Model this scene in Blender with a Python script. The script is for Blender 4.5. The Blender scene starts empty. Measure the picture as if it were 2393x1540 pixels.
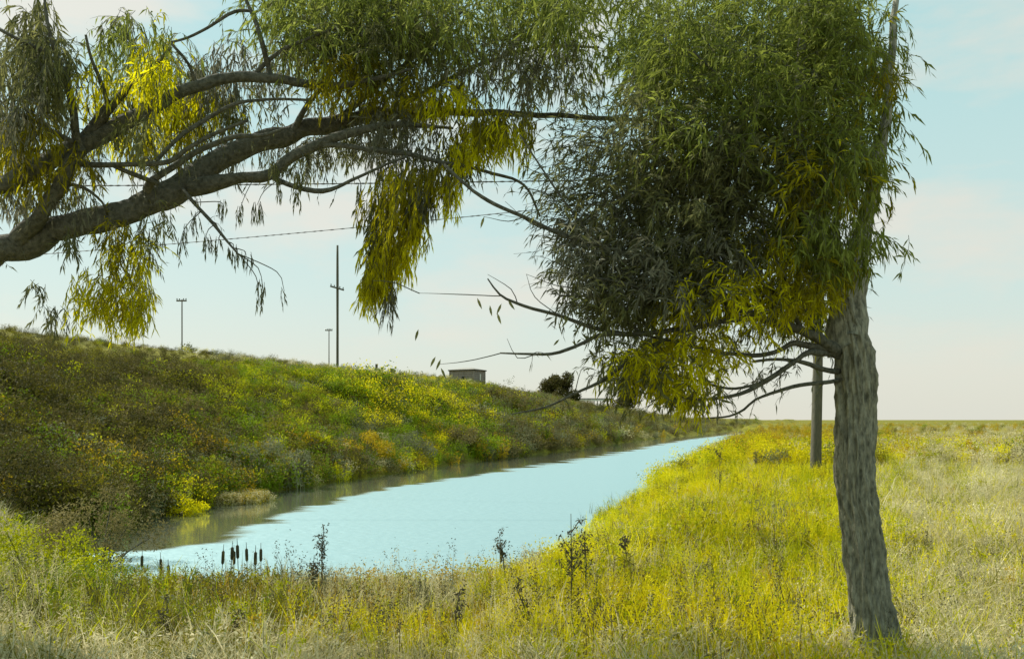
import bpy, math, random
import numpy as np
from mathutils import Vector

random.seed(7)
R = np.random.RandomState(11)
scene = bpy.context.scene
COL = scene.collection

# ------------------------------------------------------------------ camera
HOR, F, CX, CZ = 419.0, 900.0, 512.0, 1.8
cam_d = bpy.data.cameras.new('camera')
cam_d.sensor_width = 36.0
cam_d.lens = F / 1024 * 36
cam_d.shift_y = (HOR - 329.0) / 1024
cam_d.clip_start = 0.05
cam_d.clip_end = 6000
cam = bpy.data.objects.new('camera', cam_d)
cam.location = (0, 0, CZ)
cam.rotation_euler = (math.radians(90), 0, 0)
COL.objects.link(cam)
scene.camera = cam

# ------------------------------------------------------------------ sky and sun
SUN_TO = Vector((-0.62, 0.40, 0.70)).normalized()
elev = math.asin(SUN_TO.z)
azim = math.atan2(SUN_TO.x, SUN_TO.y)
world = bpy.data.worlds.new('World')
scene.world = world
world.use_nodes = True
wn = world.node_tree
for n in list(wn.nodes):
    wn.nodes.remove(n)
N = wn.nodes.new
L = wn.links.new
sky = N('ShaderNodeTexSky'); sky.sky_type = 'NISHITA'; sky.sun_disc = False
sky.sun_elevation = elev; sky.sun_rotation = azim
sky.dust_density = 2.5; sky.air_density = 1.0; sky.ozone_density = 1.0
tc = N('ShaderNodeTexCoord')
sep = N('ShaderNodeSeparateXYZ'); L(tc.outputs['Generated'], sep.inputs[0])
ramp = N('ShaderNodeValToRGB')
L(sep.outputs['Z'], ramp.inputs[0])
cr = ramp.color_ramp
cr.elements[0].position = 0.0; cr.elements[0].color = (0.60, 0.585, 0.50, 1)
cr.elements[1].position = 0.62; cr.elements[1].color = (0.34, 0.53, 0.54, 1)
e = cr.elements.new(0.14); e.color = (0.475, 0.59, 0.55, 1)
e = cr.elements.new(0.34); e.color = (0.37, 0.56, 0.55, 1)
mp = N('ShaderNodeMapping'); mp.inputs['Scale'].default_value = (1.6, 1.6, 4.5)
L(tc.outputs['Generated'], mp.inputs[0])
nz = N('ShaderNodeTexNoise'); nz.inputs['Scale'].default_value = 2.2
nz.inputs['Detail'].default_value = 7; nz.inputs['Roughness'].default_value = 0.55
L(mp.outputs[0], nz.inputs[0])
cr2 = N('ShaderNodeValToRGB'); L(nz.outputs[0], cr2.inputs[0])
cr2.color_ramp.elements[0].position = 0.50; cr2.color_ramp.elements[0].color = (0, 0, 0, 1)
cr2.color_ramp.elements[1].position = 0.66; cr2.color_ramp.elements[1].color = (1, 1, 1, 1)
mixc = N('ShaderNodeMix'); mixc.data_type = 'RGBA'
L(cr2.outputs[0], mixc.inputs[0]); L(ramp.outputs[0], mixc.inputs[6])
mixc.inputs[7].default_value = (0.58, 0.583, 0.51, 1)
mul = N('ShaderNodeMix'); mul.data_type = 'RGBA'; mul.blend_type = 'MULTIPLY'
mul.inputs[0].default_value = 1
L(mixc.outputs[2], mul.inputs[6]); mul.inputs[7].default_value = (7.9, 7.9, 7.9, 1)
mixs = N('ShaderNodeMix'); mixs.data_type = 'RGBA'; mixs.inputs[0].default_value = 0.9
L(sky.outputs[0], mixs.inputs[6]); L(mul.outputs[2], mixs.inputs[7])
bg = N('ShaderNodeBackground'); bg.inputs[1].default_value = 0.1
L(mixs.outputs[2], bg.inputs[0])
wo = N('ShaderNodeOutputWorld'); L(bg.outputs[0], wo.inputs[0])

sun_d = bpy.data.lights.new('sun', 'SUN')
sun_d.energy = 4.0; sun_d.angle = math.radians(0.6); sun_d.color = (1.0, 0.95, 0.86)
sun = bpy.data.objects.new('sun', sun_d)
sun.rotation_euler = SUN_TO.to_track_quat('Z', 'Y').to_euler()
sun.location = (-20, 0, 30)
COL.objects.link(sun)
vs = scene.view_settings
vs.view_transform = 'Standard'; vs.look = 'None'; vs.exposure = 0.78; vs.gamma = 1.0
vs.use_curve_mapping = False

# ------------------------------------------------------------------ helpers
K = 1024 / 2393.0                      # reading scale of the photograph
def P(x, y, D, k=K):
    x *= k; y *= k
    return np.array(((x - CX) / F * D, D, CZ - (y - HOR) / F * D))
def to_px(x, y, z):
    return CX + x / y * F, HOR - (z - CZ) / y * F

def link(o, parent=None):
    COL.objects.link(o)
    if parent: o.parent = parent
    return o
def tag(o, label=None, cat=None, group=None, kind=None):
    if label: o['label'] = label
    if cat: o['category'] = cat
    if group: o['group'] = group
    if kind: o['kind'] = kind
    return o
def thing(name, loc, label, cat, group=None):
    o = bpy.data.objects.new(name, None)
    o.empty_display_size = 0.3
    o.location = loc
    link(o)
    return tag(o, label, cat, group)
def mesh_np(name, V, Q, smooth=False, nside=4):
    V = np.asarray(V, dtype=np.float32).reshape(-1, 3)
    Q = np.asarray(Q, dtype=np.int32).reshape(-1, nside)
    m = bpy.data.meshes.new(name)
    m.vertices.add(len(V)); m.vertices.foreach_set('co', V.ravel())
    m.loops.add(Q.size); m.loops.foreach_set('vertex_index', Q.ravel())
    m.polygons.add(len(Q))
    m.polygons.foreach_set('loop_start', np.arange(0, Q.size, nside, dtype=np.int32))
    m.polygons.foreach_set('loop_total', np.full(len(Q), nside, dtype=np.int32))
    m.polygons.foreach_set('use_smooth', np.full(len(Q), smooth, dtype=bool))
    m.update(calc_edges=True)
    return m
def part(name, V, Q, mat, parent=None, smooth=False, nside=4):
    off = np.zeros(3)
    if parent is not None:
        q = parent
        while q is not None:
            off = off + np.array(q.location); q = q.parent
    m = mesh_np(name, np.asarray(V).reshape(-1, 3) - off, Q, smooth, nside)
    m.materials.append(mat)
    o = bpy.data.objects.new(name, m)
    return link(o, parent)

class MB:
    """collects quads"""
    def __init__(s): s.V = []; s.Q = []; s.n = 0
    def add(s, V, Q):
        V = np.asarray(V, float).reshape(-1, 3)
        s.V.append(V); s.Q.append(np.asarray(Q, int).reshape(-1, 4) + s.n); s.n += len(V)
    def box(s, c, d, rz=0.0, bev=None):
        x, y, z = [a / 2 for a in d]
        pts = np.array([(-x,-y,-z),(x,-y,-z),(x,y,-z),(-x,y,-z),(-x,-y,z),(x,-y,z),(x,y,z),(-x,y,z)])
        cs, sn = math.cos(rz), math.sin(rz)
        pts = np.c_[pts[:,0]*cs-pts[:,1]*sn, pts[:,0]*sn+pts[:,1]*cs, pts[:,2]] + np.array(c)
        s.add(pts, [(0,3,2,1),(4,5,6,7),(0,1,5,4),(1,2,6,5),(2,3,7,6),(3,0,4,7)])
    def tube(s, path, rad, ns=8, fur=0.0, seed=0, cap=True):
        path = np.asarray(path, float); rad = np.asarray(rad, float)
        n = len(path)
        T = np.gradient(path, axis=0)
        T /= np.linalg.norm(T, axis=1)[:, None] + 1e-9
        ref = np.array((0.13, 1.0, 0.07)) if abs(T[:, 1]).mean() < 0.8 else np.array((1.0, 0.1, 0.1))
        U = np.cross(T, ref); U /= np.linalg.norm(U, axis=1)[:, None]
        W = np.cross(T, U)
        a = np.linspace(0, 2*math.pi, ns, endpoint=False)
        rr = rad[:, None] * np.ones(ns)
        if fur:
            rs = np.random.RandomState(seed)
            k = rs.rand(8) * 6.28
            s_ = np.cumsum(np.r_[0, np.linalg.norm(np.diff(path, axis=0), axis=1)])
            for j in range(8):
                m_ = rs.randint(2, 9) if j < 5 else rs.randint(9, 17)
                rr = rr * (1 + fur * np.sin(m_*a[None, :] + k[j] + s_[:, None]/(rad[:, None].mean()+1e-6)*rs.uniform(-.5, .5)
                     + 0.8*np.sin(s_[:, None]*rs.uniform(2, 9)/max(rad.mean()*6, .2)+j)) / (1+0.3*j))
        V = path[:, None, :] + rr[..., None] * (np.cos(a)[None, :, None]*U[:, None, :] + np.sin(a)[None, :, None]*W[:, None, :])
        i = np.arange(n-1)[:, None]*ns; j = np.arange(ns)[None, :]; j2 = (j+1) % ns
        Q = np.stack([i+j, i+j2, i+ns+j2, i+ns+j], -1).reshape(-1, 4)
        s.add(V.reshape(-1, 3), Q)
        if cap and ns % 2 == 0:
            for b in (0, (n-1)*ns):
                base = s.n - n*ns + b
                for t in range(ns//2-1):
                    s.Q.append(np.array([[base+t, base+t+1, base+ns-2-t, base+ns-1-t]]))
    def out(s): return np.concatenate(s.V), np.concatenate(s.Q)
    def build(s, name, mat, parent=None, smooth=False):
        V, Q = s.out()
        return part(name, V, Q, mat, parent, smooth)

def smooth_path(pts, rad, step=0.05, jit=0.0, seed=0):
    pts = np.asarray(pts, float); rad = np.asarray(rad, float)
    n = len(pts)
    A = np.vstack([2*pts[0]-pts[1], pts, 2*pts[-1]-pts[-2]])
    out = []; ro = []
    rs = np.random.RandomState(seed)
    for i in range(n-1):
        p0, p1, p2, p3 = A[i], A[i+1], A[i+2], A[i+3]
        m = max(2, int(np.linalg.norm(p2-p1)/step))
        for t in np.linspace(0, 1, m, endpoint=False):
            out.append(.5*((2*p1)+(-p0+p2)*t+(2*p0-5*p1+4*p2-p3)*t*t+(-p0+3*p1-3*p2+p3)*t**3))
            ro.append(rad[i]*(1-t)+rad[i+1]*t)
    out.append(pts[-1]); ro.append(rad[-1])
    out = np.array(out); ro = np.array(ro)
    if jit:
        w = rs.randn(len(out), 3)
        kk = np.array([1, 2, 3, 2, 1.]) / 9
        for c in range(3): w[:, c] = np.convolve(w[:, c], kk, 'same')
        out = out + w * (ro[:, None]*jit + .002)
        ro = ro * (1 + .10*np.convolve(rs.randn(len(ro)), kk, 'same'))
    return out, ro

def smoothstep(a, b, x):
    t = np.clip((x-a)/(b-a), 0, 1); return t*t*(3-2*t)
def vnoise(x, y, seed=0):
    """cheap smooth noise from summed sines, -1..1"""
    rs = np.random.RandomState(seed); s = 0
    for i in range(6):
        a = rs.rand()*6.28; f = rs.uniform(.6, 1.7); p = rs.rand()*6.28
        s = s + np.sin((x*math.cos(a)+y*math.sin(a))*f + p + 1.3*np.sin((x*math.sin(a)-y*math.cos(a))*f*.7+p*2))
    return s/4.0

# ------------------------------------------------------------------ materials
def nmat(name):
    m = bpy.data.materials.new(name); m.use_nodes = True
    nt = m.node_tree
    for n in list(nt.nodes): nt.nodes.remove(n)
    return m, nt, nt.nodes.new, nt.links.new
def leaf_mat(name, c1, c2, c3=None, transl=0.45, rough=0.7, noise=0.6, inst=False):
    m, nt, N, L = nmat(name)
    geo = N('ShaderNodeNewGeometry')
    r = N('ShaderNodeValToRGB'); r.color_ramp.interpolation = 'LINEAR'
    r.color_ramp.elements[0].color = (*c1, 1); r.color_ramp.elements[1].color = (*c2, 1)
    if c3:
        r.color_ramp.elements[1].position = 0.6
        e = r.color_ramp.elements.new(1.0); e.color = (*c3, 1)
    nz = N('ShaderNodeTexNoise'); nz.inputs['Scale'].default_value = noise
    nz.inputs['Detail'].default_value = 3
    L(geo.outputs['Position'], nz.inputs[0])
    a = N('ShaderNodeMath'); a.operation = 'MULTIPLY_ADD'
    src = geo.outputs['Random Per Island']
    if inst:
        oi = N('ShaderNodeObjectInfo')
        b = N('ShaderNodeMath'); b.operation = 'MULTIPLY_ADD'
        L(oi.outputs['Random'], b.inputs[0]); b.inputs[1].default_value = .6
        c = N('ShaderNodeMath'); c.operation = 'MULTIPLY'; L(src, c.inputs[0]); c.inputs[1].default_value = .4
        L(c.outputs[0], b.inputs[2]); src = b.outputs[0]
    L(src, a.inputs[0]); a.inputs[1].default_value = 0.6
    s = N('ShaderNodeMath'); s.operation = 'MULTIPLY_ADD'
    L(nz.outputs[0], s.inputs[0]); s.inputs[1].default_value = 1.5; s.inputs[2].default_value = -0.55
    L(s.outputs[0], a.inputs[2])
    L(a.outputs[0], r.inputs[0])
    p = N('ShaderNodeBsdfPrincipled'); p.inputs['Roughness'].default_value = rough
    p.inputs['Specular IOR Level'].default_value = 0.12
    L(r.outputs[0], p.inputs['Base Color'])
    t = N('ShaderNodeBsdfTranslucent'); L(r.outputs[0], t.inputs[0])
    mx = N('ShaderNodeMixShader'); mx.inputs[0].default_value = transl
    L(p.outputs[0], mx.inputs[1]); L(t.outputs[0], mx.inputs[2])
    o = N('ShaderNodeOutputMaterial'); L(mx.outputs[0], o.inputs[0])
    return m
def plain_mat(name, c1, c2, scale=6, rough=0.85, bump=0.3, stretch=(1, 1, 1), detail=8, metallic=0.0, bd=0.02):
    m, nt, N, L = nmat(name)
    tc = N('ShaderNodeTexCoord'); mp = N('ShaderNodeMapping'); mp.inputs['Scale'].default_value = stretch
    L(tc.outputs['Object'], mp.inputs[0])
    nz = N('ShaderNodeTexNoise'); nz.inputs['Scale'].default_value = scale; nz.inputs['Detail'].default_value = detail
    nz.inputs['Roughness'].default_value = .62
    L(mp.outputs[0], nz.inputs[0])
    r = N('ShaderNodeValToRGB'); r.color_ramp.elements[0].position = .35; r.color_ramp.elements[1].position = .68
    r.color_ramp.elements[0].color = (*c1, 1); r.color_ramp.elements[1].color = (*c2, 1)
    L(nz.outputs[0], r.inputs[0])
    p = N('ShaderNodeBsdfPrincipled'); p.inputs['Roughness'].default_value = rough
    p.inputs['Metallic'].default_value = metallic; p.inputs['Specular IOR Level'].default_value = .25
    L(r.outputs[0], p.inputs['Base Color'])
    if bump:
        b = N('ShaderNodeBump'); b.inputs['Strength'].default_value = bump; b.inputs['Distance'].default_value = bd
        L(nz.outputs[0], b.inputs['Height']); L(b.outputs[0], p.inputs['Normal'])
    o = N('ShaderNodeOutputMaterial'); L(p.outputs[0], o.inputs[0])
    return m

M = {}
M['bark'] = plain_mat('grey_bark', (.11, .11, .08), (.40, .385, .28), 34, .9, 1.0, (1, 1, .35), bd=.03)
M['bark_dark'] = plain_mat('dark_bark', (.060, .060, .042), (.16, .155, .115), 26, .95, 1.0, (1, 1, 1), bd=.035)
M['twig'] = plain_mat('twig_bark', (.06, .06, .04), (.10, .10, .065), 20, .9, 0)
M['wood_grey'] = plain_mat('weathered_wood', (.065, .06, .042), (.14, .13, .09), 9, .85, .4, (6, 6, .5))
M['wood_shed'] = plain_mat('shed_boards', (.19, .165, .145), (.30, .26, .23), 5, .85, .3, (1, 1, .3))
M['shingle'] = plain_mat('roof_shingles', (.22, .21, .18), (.36, .34, .29), 8, .9, .3)
M['white'] = plain_mat('white_paint', (.62, .60, .53), (.78, .76, .68), 5, .7, .1)
M['dark'] = plain_mat('dark_opening', (.03, .03, .025), (.05, .05, .04), 5, .9, 0)
M['wire'] = plain_mat('wire_metal', (.05, .05, .045), (.09, .09, .08), 8, .7, 0)
M['glass'] = plain_mat('insulator_glass', (.10, .13, .11), (.16, .2, .18), 3, .2, 0)
M['sand'] = plain_mat('pale_sand', (.33, .29, .21), (.50, .46, .36), 1.1, .98, .25, detail=14, bd=.01)
# leaves
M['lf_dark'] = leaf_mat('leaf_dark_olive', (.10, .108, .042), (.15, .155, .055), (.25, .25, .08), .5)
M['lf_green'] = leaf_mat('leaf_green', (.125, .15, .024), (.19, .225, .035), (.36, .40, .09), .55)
M['lf_yel'] = leaf_mat('leaf_yellow', (.36, .33, .006), (.68, .63, .006), (.80, .76, .01), .62, noise=2.0)
M['lf_olive'] = leaf_mat('leaf_olive_yellow', (.13, .115, .010), (.28, .25, .008), (.58, .53, .008), .55, noise=1.6)
M['lf_grey'] = leaf_mat('leaf_grey', (.11, .11, .075), (.16, .16, .10), (.27, .26, .17), .45)
# ground vegetation
G = lambda n, a, b, c, t=.35: leaf_mat(n, a, b, c, t, inst=True, noise=.5)
M['g_yel'] = G('grass_yellow', (.42, .37, .006), (.68, .60, .004), (.80, .74, .03), .45)
M['g_lime'] = G('grass_lime', (.25, .27, .004), (.43, .44, .004), (.62, .61, .04), .45)
M['g_olive'] = G('grass_olive', (.12, .115, .012), (.22, .205, .012), (.36, .33, .03))
M['g_green'] = G('grass_green', (.08, .13, .004), (.17, .25, .006), (.32, .42, .015))
M['g_straw'] = G('grass_straw', (.34, .30, .13), (.60, .54, .29), (.80, .74, .50))
M['g_orange'] = G('grass_orange', (.32, .20, .010), (.50, .35, .012), (.62, .48, .04))
M['g_brown'] = G('grass_brown', (.10, .08, .03), (.18, .15, .05), (.30, .25, .10))
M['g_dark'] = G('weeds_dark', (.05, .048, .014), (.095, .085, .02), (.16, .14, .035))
M['g_mid'] = G('weeds_grey_green', (.10, .11, .05), (.19, .20, .10), (.38, .38, .22))
M['seed'] = leaf_mat('seedhead_dark', (.05, .048, .03), (.09, .085, .05), (.15, .14, .08), .2)

def ground_mat():
    m, nt, N, L = nmat('soil_and_thatch')
    geo = N('ShaderNodeNewGeometry')
    n1 = N('ShaderNodeTexNoise'); n1.inputs['Scale'].default_value = .18; n1.inputs['Detail'].default_value = 6
    n2 = N('ShaderNodeTexNoise'); n2.inputs['Scale'].default_value = 5; n2.inputs['Detail'].default_value = 10
    L(geo.outputs['Position'], n1.inputs[0]); L(geo.outputs['Position'], n2.inputs[0])
    r1 = N('ShaderNodeValToRGB'); L(n1.outputs[0], r1.inputs[0])
    r1.color_ramp.elements[0].position = .35; r1.color_ramp.elements[1].position = .65
    r1.color_ramp.elements[0].color = (.13, .13, .022, 1); r1.color_ramp.elements[1].color = (.27, .24, .03, 1)
    r2 = N('ShaderNodeValToRGB'); L(n2.outputs[0], r2.inputs[0])
    r2.color_ramp.elements[0].position = .35; r2.color_ramp.elements[1].position = .7
    r2.color_ramp.elements[0].color = (.5, .5, .45, 1); r2.color_ramp.elements[1].color = (1.2, 1.2, 1.1, 1)
    mx = N('ShaderNodeMix'); mx.data_type = 'RGBA'; mx.blend_type = 'MULTIPLY'; mx.inputs[0].default_value = 1
    L(r1.outputs[0], mx.inputs[6]); L(r2.outputs[0], mx.inputs[7])
    p = N('ShaderNodeBsdfPrincipled'); p.inputs['Roughness'].default_value = .95
    p.inputs['Specular IOR Level'].default_value = .1
    L(mx.outputs[2], p.inputs['Base Color'])
    b = N('ShaderNodeBump'); b.inputs['Strength'].default_value = .6; b.inputs['Distance'].default_value = .08
    L(n2.outputs[0], b.inputs['Height']); L(b.outputs[0], p.inputs['Normal'])
    o = N('ShaderNodeOutputMaterial'); L(p.outputs[0], o.inputs[0])
    return m
M['ground'] = ground_mat()
def water_mat():
    m, nt, N, L = nmat('canal_water')
    geo = N('ShaderNodeNewGeometry')
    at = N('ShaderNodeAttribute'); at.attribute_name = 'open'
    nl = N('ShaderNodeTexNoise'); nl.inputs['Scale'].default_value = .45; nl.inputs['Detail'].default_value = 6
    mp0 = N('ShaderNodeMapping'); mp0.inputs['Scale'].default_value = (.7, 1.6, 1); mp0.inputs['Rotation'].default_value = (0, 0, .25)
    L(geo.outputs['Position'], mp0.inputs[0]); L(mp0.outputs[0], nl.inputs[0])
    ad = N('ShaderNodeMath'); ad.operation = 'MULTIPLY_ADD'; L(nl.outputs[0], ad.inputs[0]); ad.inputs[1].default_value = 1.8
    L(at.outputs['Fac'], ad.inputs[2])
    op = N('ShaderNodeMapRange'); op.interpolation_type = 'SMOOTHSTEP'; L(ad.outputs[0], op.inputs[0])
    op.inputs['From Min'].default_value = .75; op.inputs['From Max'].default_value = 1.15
    mp = N('ShaderNodeMapping'); mp.inputs['Scale'].default_value = (1.0, 2.0, 1)
    L(geo.outputs['Position'], mp.inputs[0])
    n1 = N('ShaderNodeTexNoise'); n1.inputs['Scale'].default_value = 3.2; n1.inputs['Detail'].default_value = 6
    L(mp.outputs[0], n1.inputs[0])
    rr = N('ShaderNodeMapRange'); L(op.outputs[0], rr.inputs[0])
    rr.inputs['To Min'].default_value = .05; rr.inputs['To Max'].default_value = .42
    bs = N('ShaderNodeMapRange'); L(op.outputs[0], bs.inputs[0])
    bs.inputs['To Min'].default_value = .05; bs.inputs['To Max'].default_value = .6
    b = N('ShaderNodeBump'); b.inputs['Distance'].default_value = .05
    L(bs.outputs[0], b.inputs['Strength'])
    L(n1.outputs[0], b.inputs['Height'])
    p = N('ShaderNodeBsdfPrincipled')
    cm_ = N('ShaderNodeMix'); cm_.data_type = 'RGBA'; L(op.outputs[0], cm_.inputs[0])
    cm_.inputs[6].default_value = (.58, .62, .44, 1); cm_.inputs[7].default_value = (.42, .60, .61, 1)  # calm strip: bank reflection's greener tone painted into the base colour
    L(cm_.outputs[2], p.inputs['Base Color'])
    p.inputs['Metallic'].default_value = .88
    L(rr.outputs[0], p.inputs['Roughness'])
    p.inputs['IOR'].default_value = 1.33
    L(b.outputs[0], p.inputs['Normal'])
    o = N('ShaderNodeOutputMaterial'); L(p.outputs[0], o.inputs[0])
    return m
M['water'] = water_mat()

# ------------------------------------------------------------------ terrain
WZ = -1.0
NEAR = np.array([(-9.6, 20.5), (-7.6, 15.8), (-5.4, 12.9), (-3.2, 11.9), (-1.7, 12.5), (-.1, 14.6), (1.15, 19.6), (2.7, 27.5), (4.8, 34), (8.6, 48), (14.6, 70), (30, 122), (46.6, 180), (64, 240)], float)
FARS = np.array([(-9.9, 22.0), (-10.2, 25), (-9.3, 34), (-7.4, 41), (-3.8, 55), (4.2, 79), (17, 120), (36, 170), (60, 236)], float)
CANAL = np.vstack([NEAR, FARS[::-1]])
FOOT = np.array([(-90, -12), (-60, 5), (-30, 17), (-16, 20.0)] + [tuple(p) for p in FARS] + [(110, 400), (260, 900)], float)
FOOTZ = np.array([0, 0, 0, -.5] + [-1.0]*9 + [-.1, 0.])
CR = [(-300, 280, 34), (-120, 308, 39), (0, 328, 45), (60, 336, 49), (130, 344.5, 55), (200, 352.5, 62), (340, 367, 78), (440, 376, 94),
      (485, 384, 107), (540, 393, 130), (590, 404, 160), (640, 411, 200), (690, 417.5, 250), (745, 418.2, 340), (800, 418.6, 700)]
CREST = np.array([(-95, 15)] + [((x-CX)/F*d, d) for x, y, d in CR], float)
CRESTZ = np.array([6.8] + [CZ+(HOR-y)/F*d for x, y, d in CR])
BACK = np.array([(260, 900), (-700, 900), (-700, -12)], float)
def inside(x, y, poly):
    c = np.zeros(x.shape, bool)
    n = len(poly)
    for i in range(n):
        x1, y1 = poly[i]; x2, y2 = poly[(i+1) % n]
        if y1 == y2: continue
        cond = (y1 > y) != (y2 > y)
        xi = (x2-x1)*(y-y1)/(y2-y1)+x1
        c ^= cond & (x < xi)
    return c
def pdist(x, y, line, vals=None, closed=False):
    best = np.full(x.shape, 1e9); bv = np.zeros(x.shape)
    n = len(line)
    for i in range(n if closed else n-1):
        a = line[i]; b = line[(i+1) % n]; d = b-a
        t = np.clip(((x-a[0])*d[0]+(y-a[1])*d[1])/(d@d), 0, 1)
        q = np.hypot(x-a[0]-t*d[0], y-a[1]-t*d[1])
        w = q < best
        best = np.where(w, q, best)
        if vals is not None: bv = np.where(w, vals[i]*(1-t)+vals[(i+1) % n]*t, bv)
    return best, bv
BANK = np.vstack([FOOT, CREST[::-1]])
PLAT = np.vstack([CREST, BACK])
def shape_info(x, y):
    x = np.asarray(x, float); y = np.asarray(y, float)
    can = inside(x, y, CANAL); dc, _ = pdist(x, y, CANAL, closed=True)
    bank = inside(x, y, BANK); plat = inside(x, y, PLAT) & ~bank
    return can, dc, bank, plat
def gz(x, y):
    x = np.asarray(x, float); y = np.asarray(y, float)
    can, dc, bank, plat = shape_info(x, y)
    z = WZ - .05 + (1.05)*smoothstep(0, 3.2, dc)
    amp = .05 + .12*smoothstep(30, 120, y)
    z = z + amp*vnoise(x*.35, y*.35, 3)*smoothstep(.5, 4, dc)*(1-.7*smoothstep(200, 400, y))
    dF, zF = pdist(x, y, FOOT, FOOTZ); dC, zC = pdist(x, y, CREST, CRESTZ)
    t = dF/(dF+dC+1e-6)
    g = np.where(t < .9, t**.88, .9**.88+(t-.9)*.6)
    g = g/ (.9**.88+.06)
    zb = zF + (zC-zF)*g + .28*vnoise(x*.3, y*.3, 5)*np.sin(np.pi*np.clip(t, 0, 1))
    zp = zC - 1.2*smoothstep(0, 14, dC) - (zC-1.2)*smoothstep(40, 300, dC)
    z = np.where(bank, zb, z)
    z = np.where(plat, zp, z)
    z = np.where(can, WZ-.05-.7*smoothstep(0, 2.5, dc), z)
    return z
def terrain():
    na, nr = 620, 330
    ang = np.linspace(math.radians(-75), math.radians(75), na)
    rad = np.concatenate([np.geomspace(.6, 400, nr-24), np.geomspace(430, 4200, 24)])
    A, Rr = np.meshgrid(ang, rad)
    X = Rr*np.sin(A); Y = Rr*np.cos(A)-2.0
    Z = gz(X, Y)
    V = np.stack([X, Y, Z], -1).reshape(-1, 3)
    i = np.arange(nr-1)[:, None]*na; j = np.arange(na-1)[None, :]
    Q = np.stack([i+j, i+j+1, i+na+j+1, i+na+j], -1).reshape(-1, 4)
    o = part('ground', V, Q, M['ground'], smooth=True)
    tag(o, kind='structure')
terrain()
def flat_poly_sheet(name, poly, z, mat):
    m = bpy.data.meshes.new(name)
    m.from_pydata([(a, b, z) for a, b in poly], [], [list(range(len(poly)))])
    m.materials.append(mat)
    o = bpy.data.objects.new(name, m); link(o); tag(o, kind='structure')
    return o
# water sheet runs under the banks a little so its outline is the terrain's
cen = CANAL.mean(0)
wid = .9
NE = NEAR.copy(); FE = FARS.copy()
def offs(line, d):
    T = np.gradient(line, axis=0); T /= np.linalg.norm(T, axis=1)[:, None]
    return line + np.stack([T[:, 1], -T[:, 0]], -1)*d
def strip(name, A, B, z, mat):
    """water surface, finely divided; attribute 'open' tells calm sheltered water from ruffled water"""
    m_ = 36; f = np.linspace(0, 1, m_)[None, :, None]
    G_ = A[:, None, :]*(1-f)+B[:, None, :]*f
    n = len(A)
    V = np.concatenate([G_.reshape(-1, 2), np.full((n*m_, 1), z)], 1)
    i = np.arange(n-1)[:, None]*m_; j = np.arange(m_-1)[None, :]
    Q = np.stack([i+j, i+m_+j, i+m_+j+1, i+j+1], -1).reshape(-1, 4)
    o = part(name, V, Q, mat); tag(o, kind='structure')
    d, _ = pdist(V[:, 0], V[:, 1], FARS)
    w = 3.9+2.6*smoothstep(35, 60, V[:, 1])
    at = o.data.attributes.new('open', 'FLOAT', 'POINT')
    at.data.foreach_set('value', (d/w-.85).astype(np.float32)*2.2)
def resample(line, n, k=None):
    s = np.r_[0, np.cumsum(np.linalg.norm(np.diff(line, axis=0), axis=1))]
    u = np.linspace(0, 1, n)**1.5*s[-1]
    return np.stack([np.interp(u, s, line[:, 0]), np.interp(u, s, line[:, 1])], -1)
strip('water', offs(resample(NEAR, 160), wid), offs(resample(FARS, 160), -wid), WZ+.02, M['water'])
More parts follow.
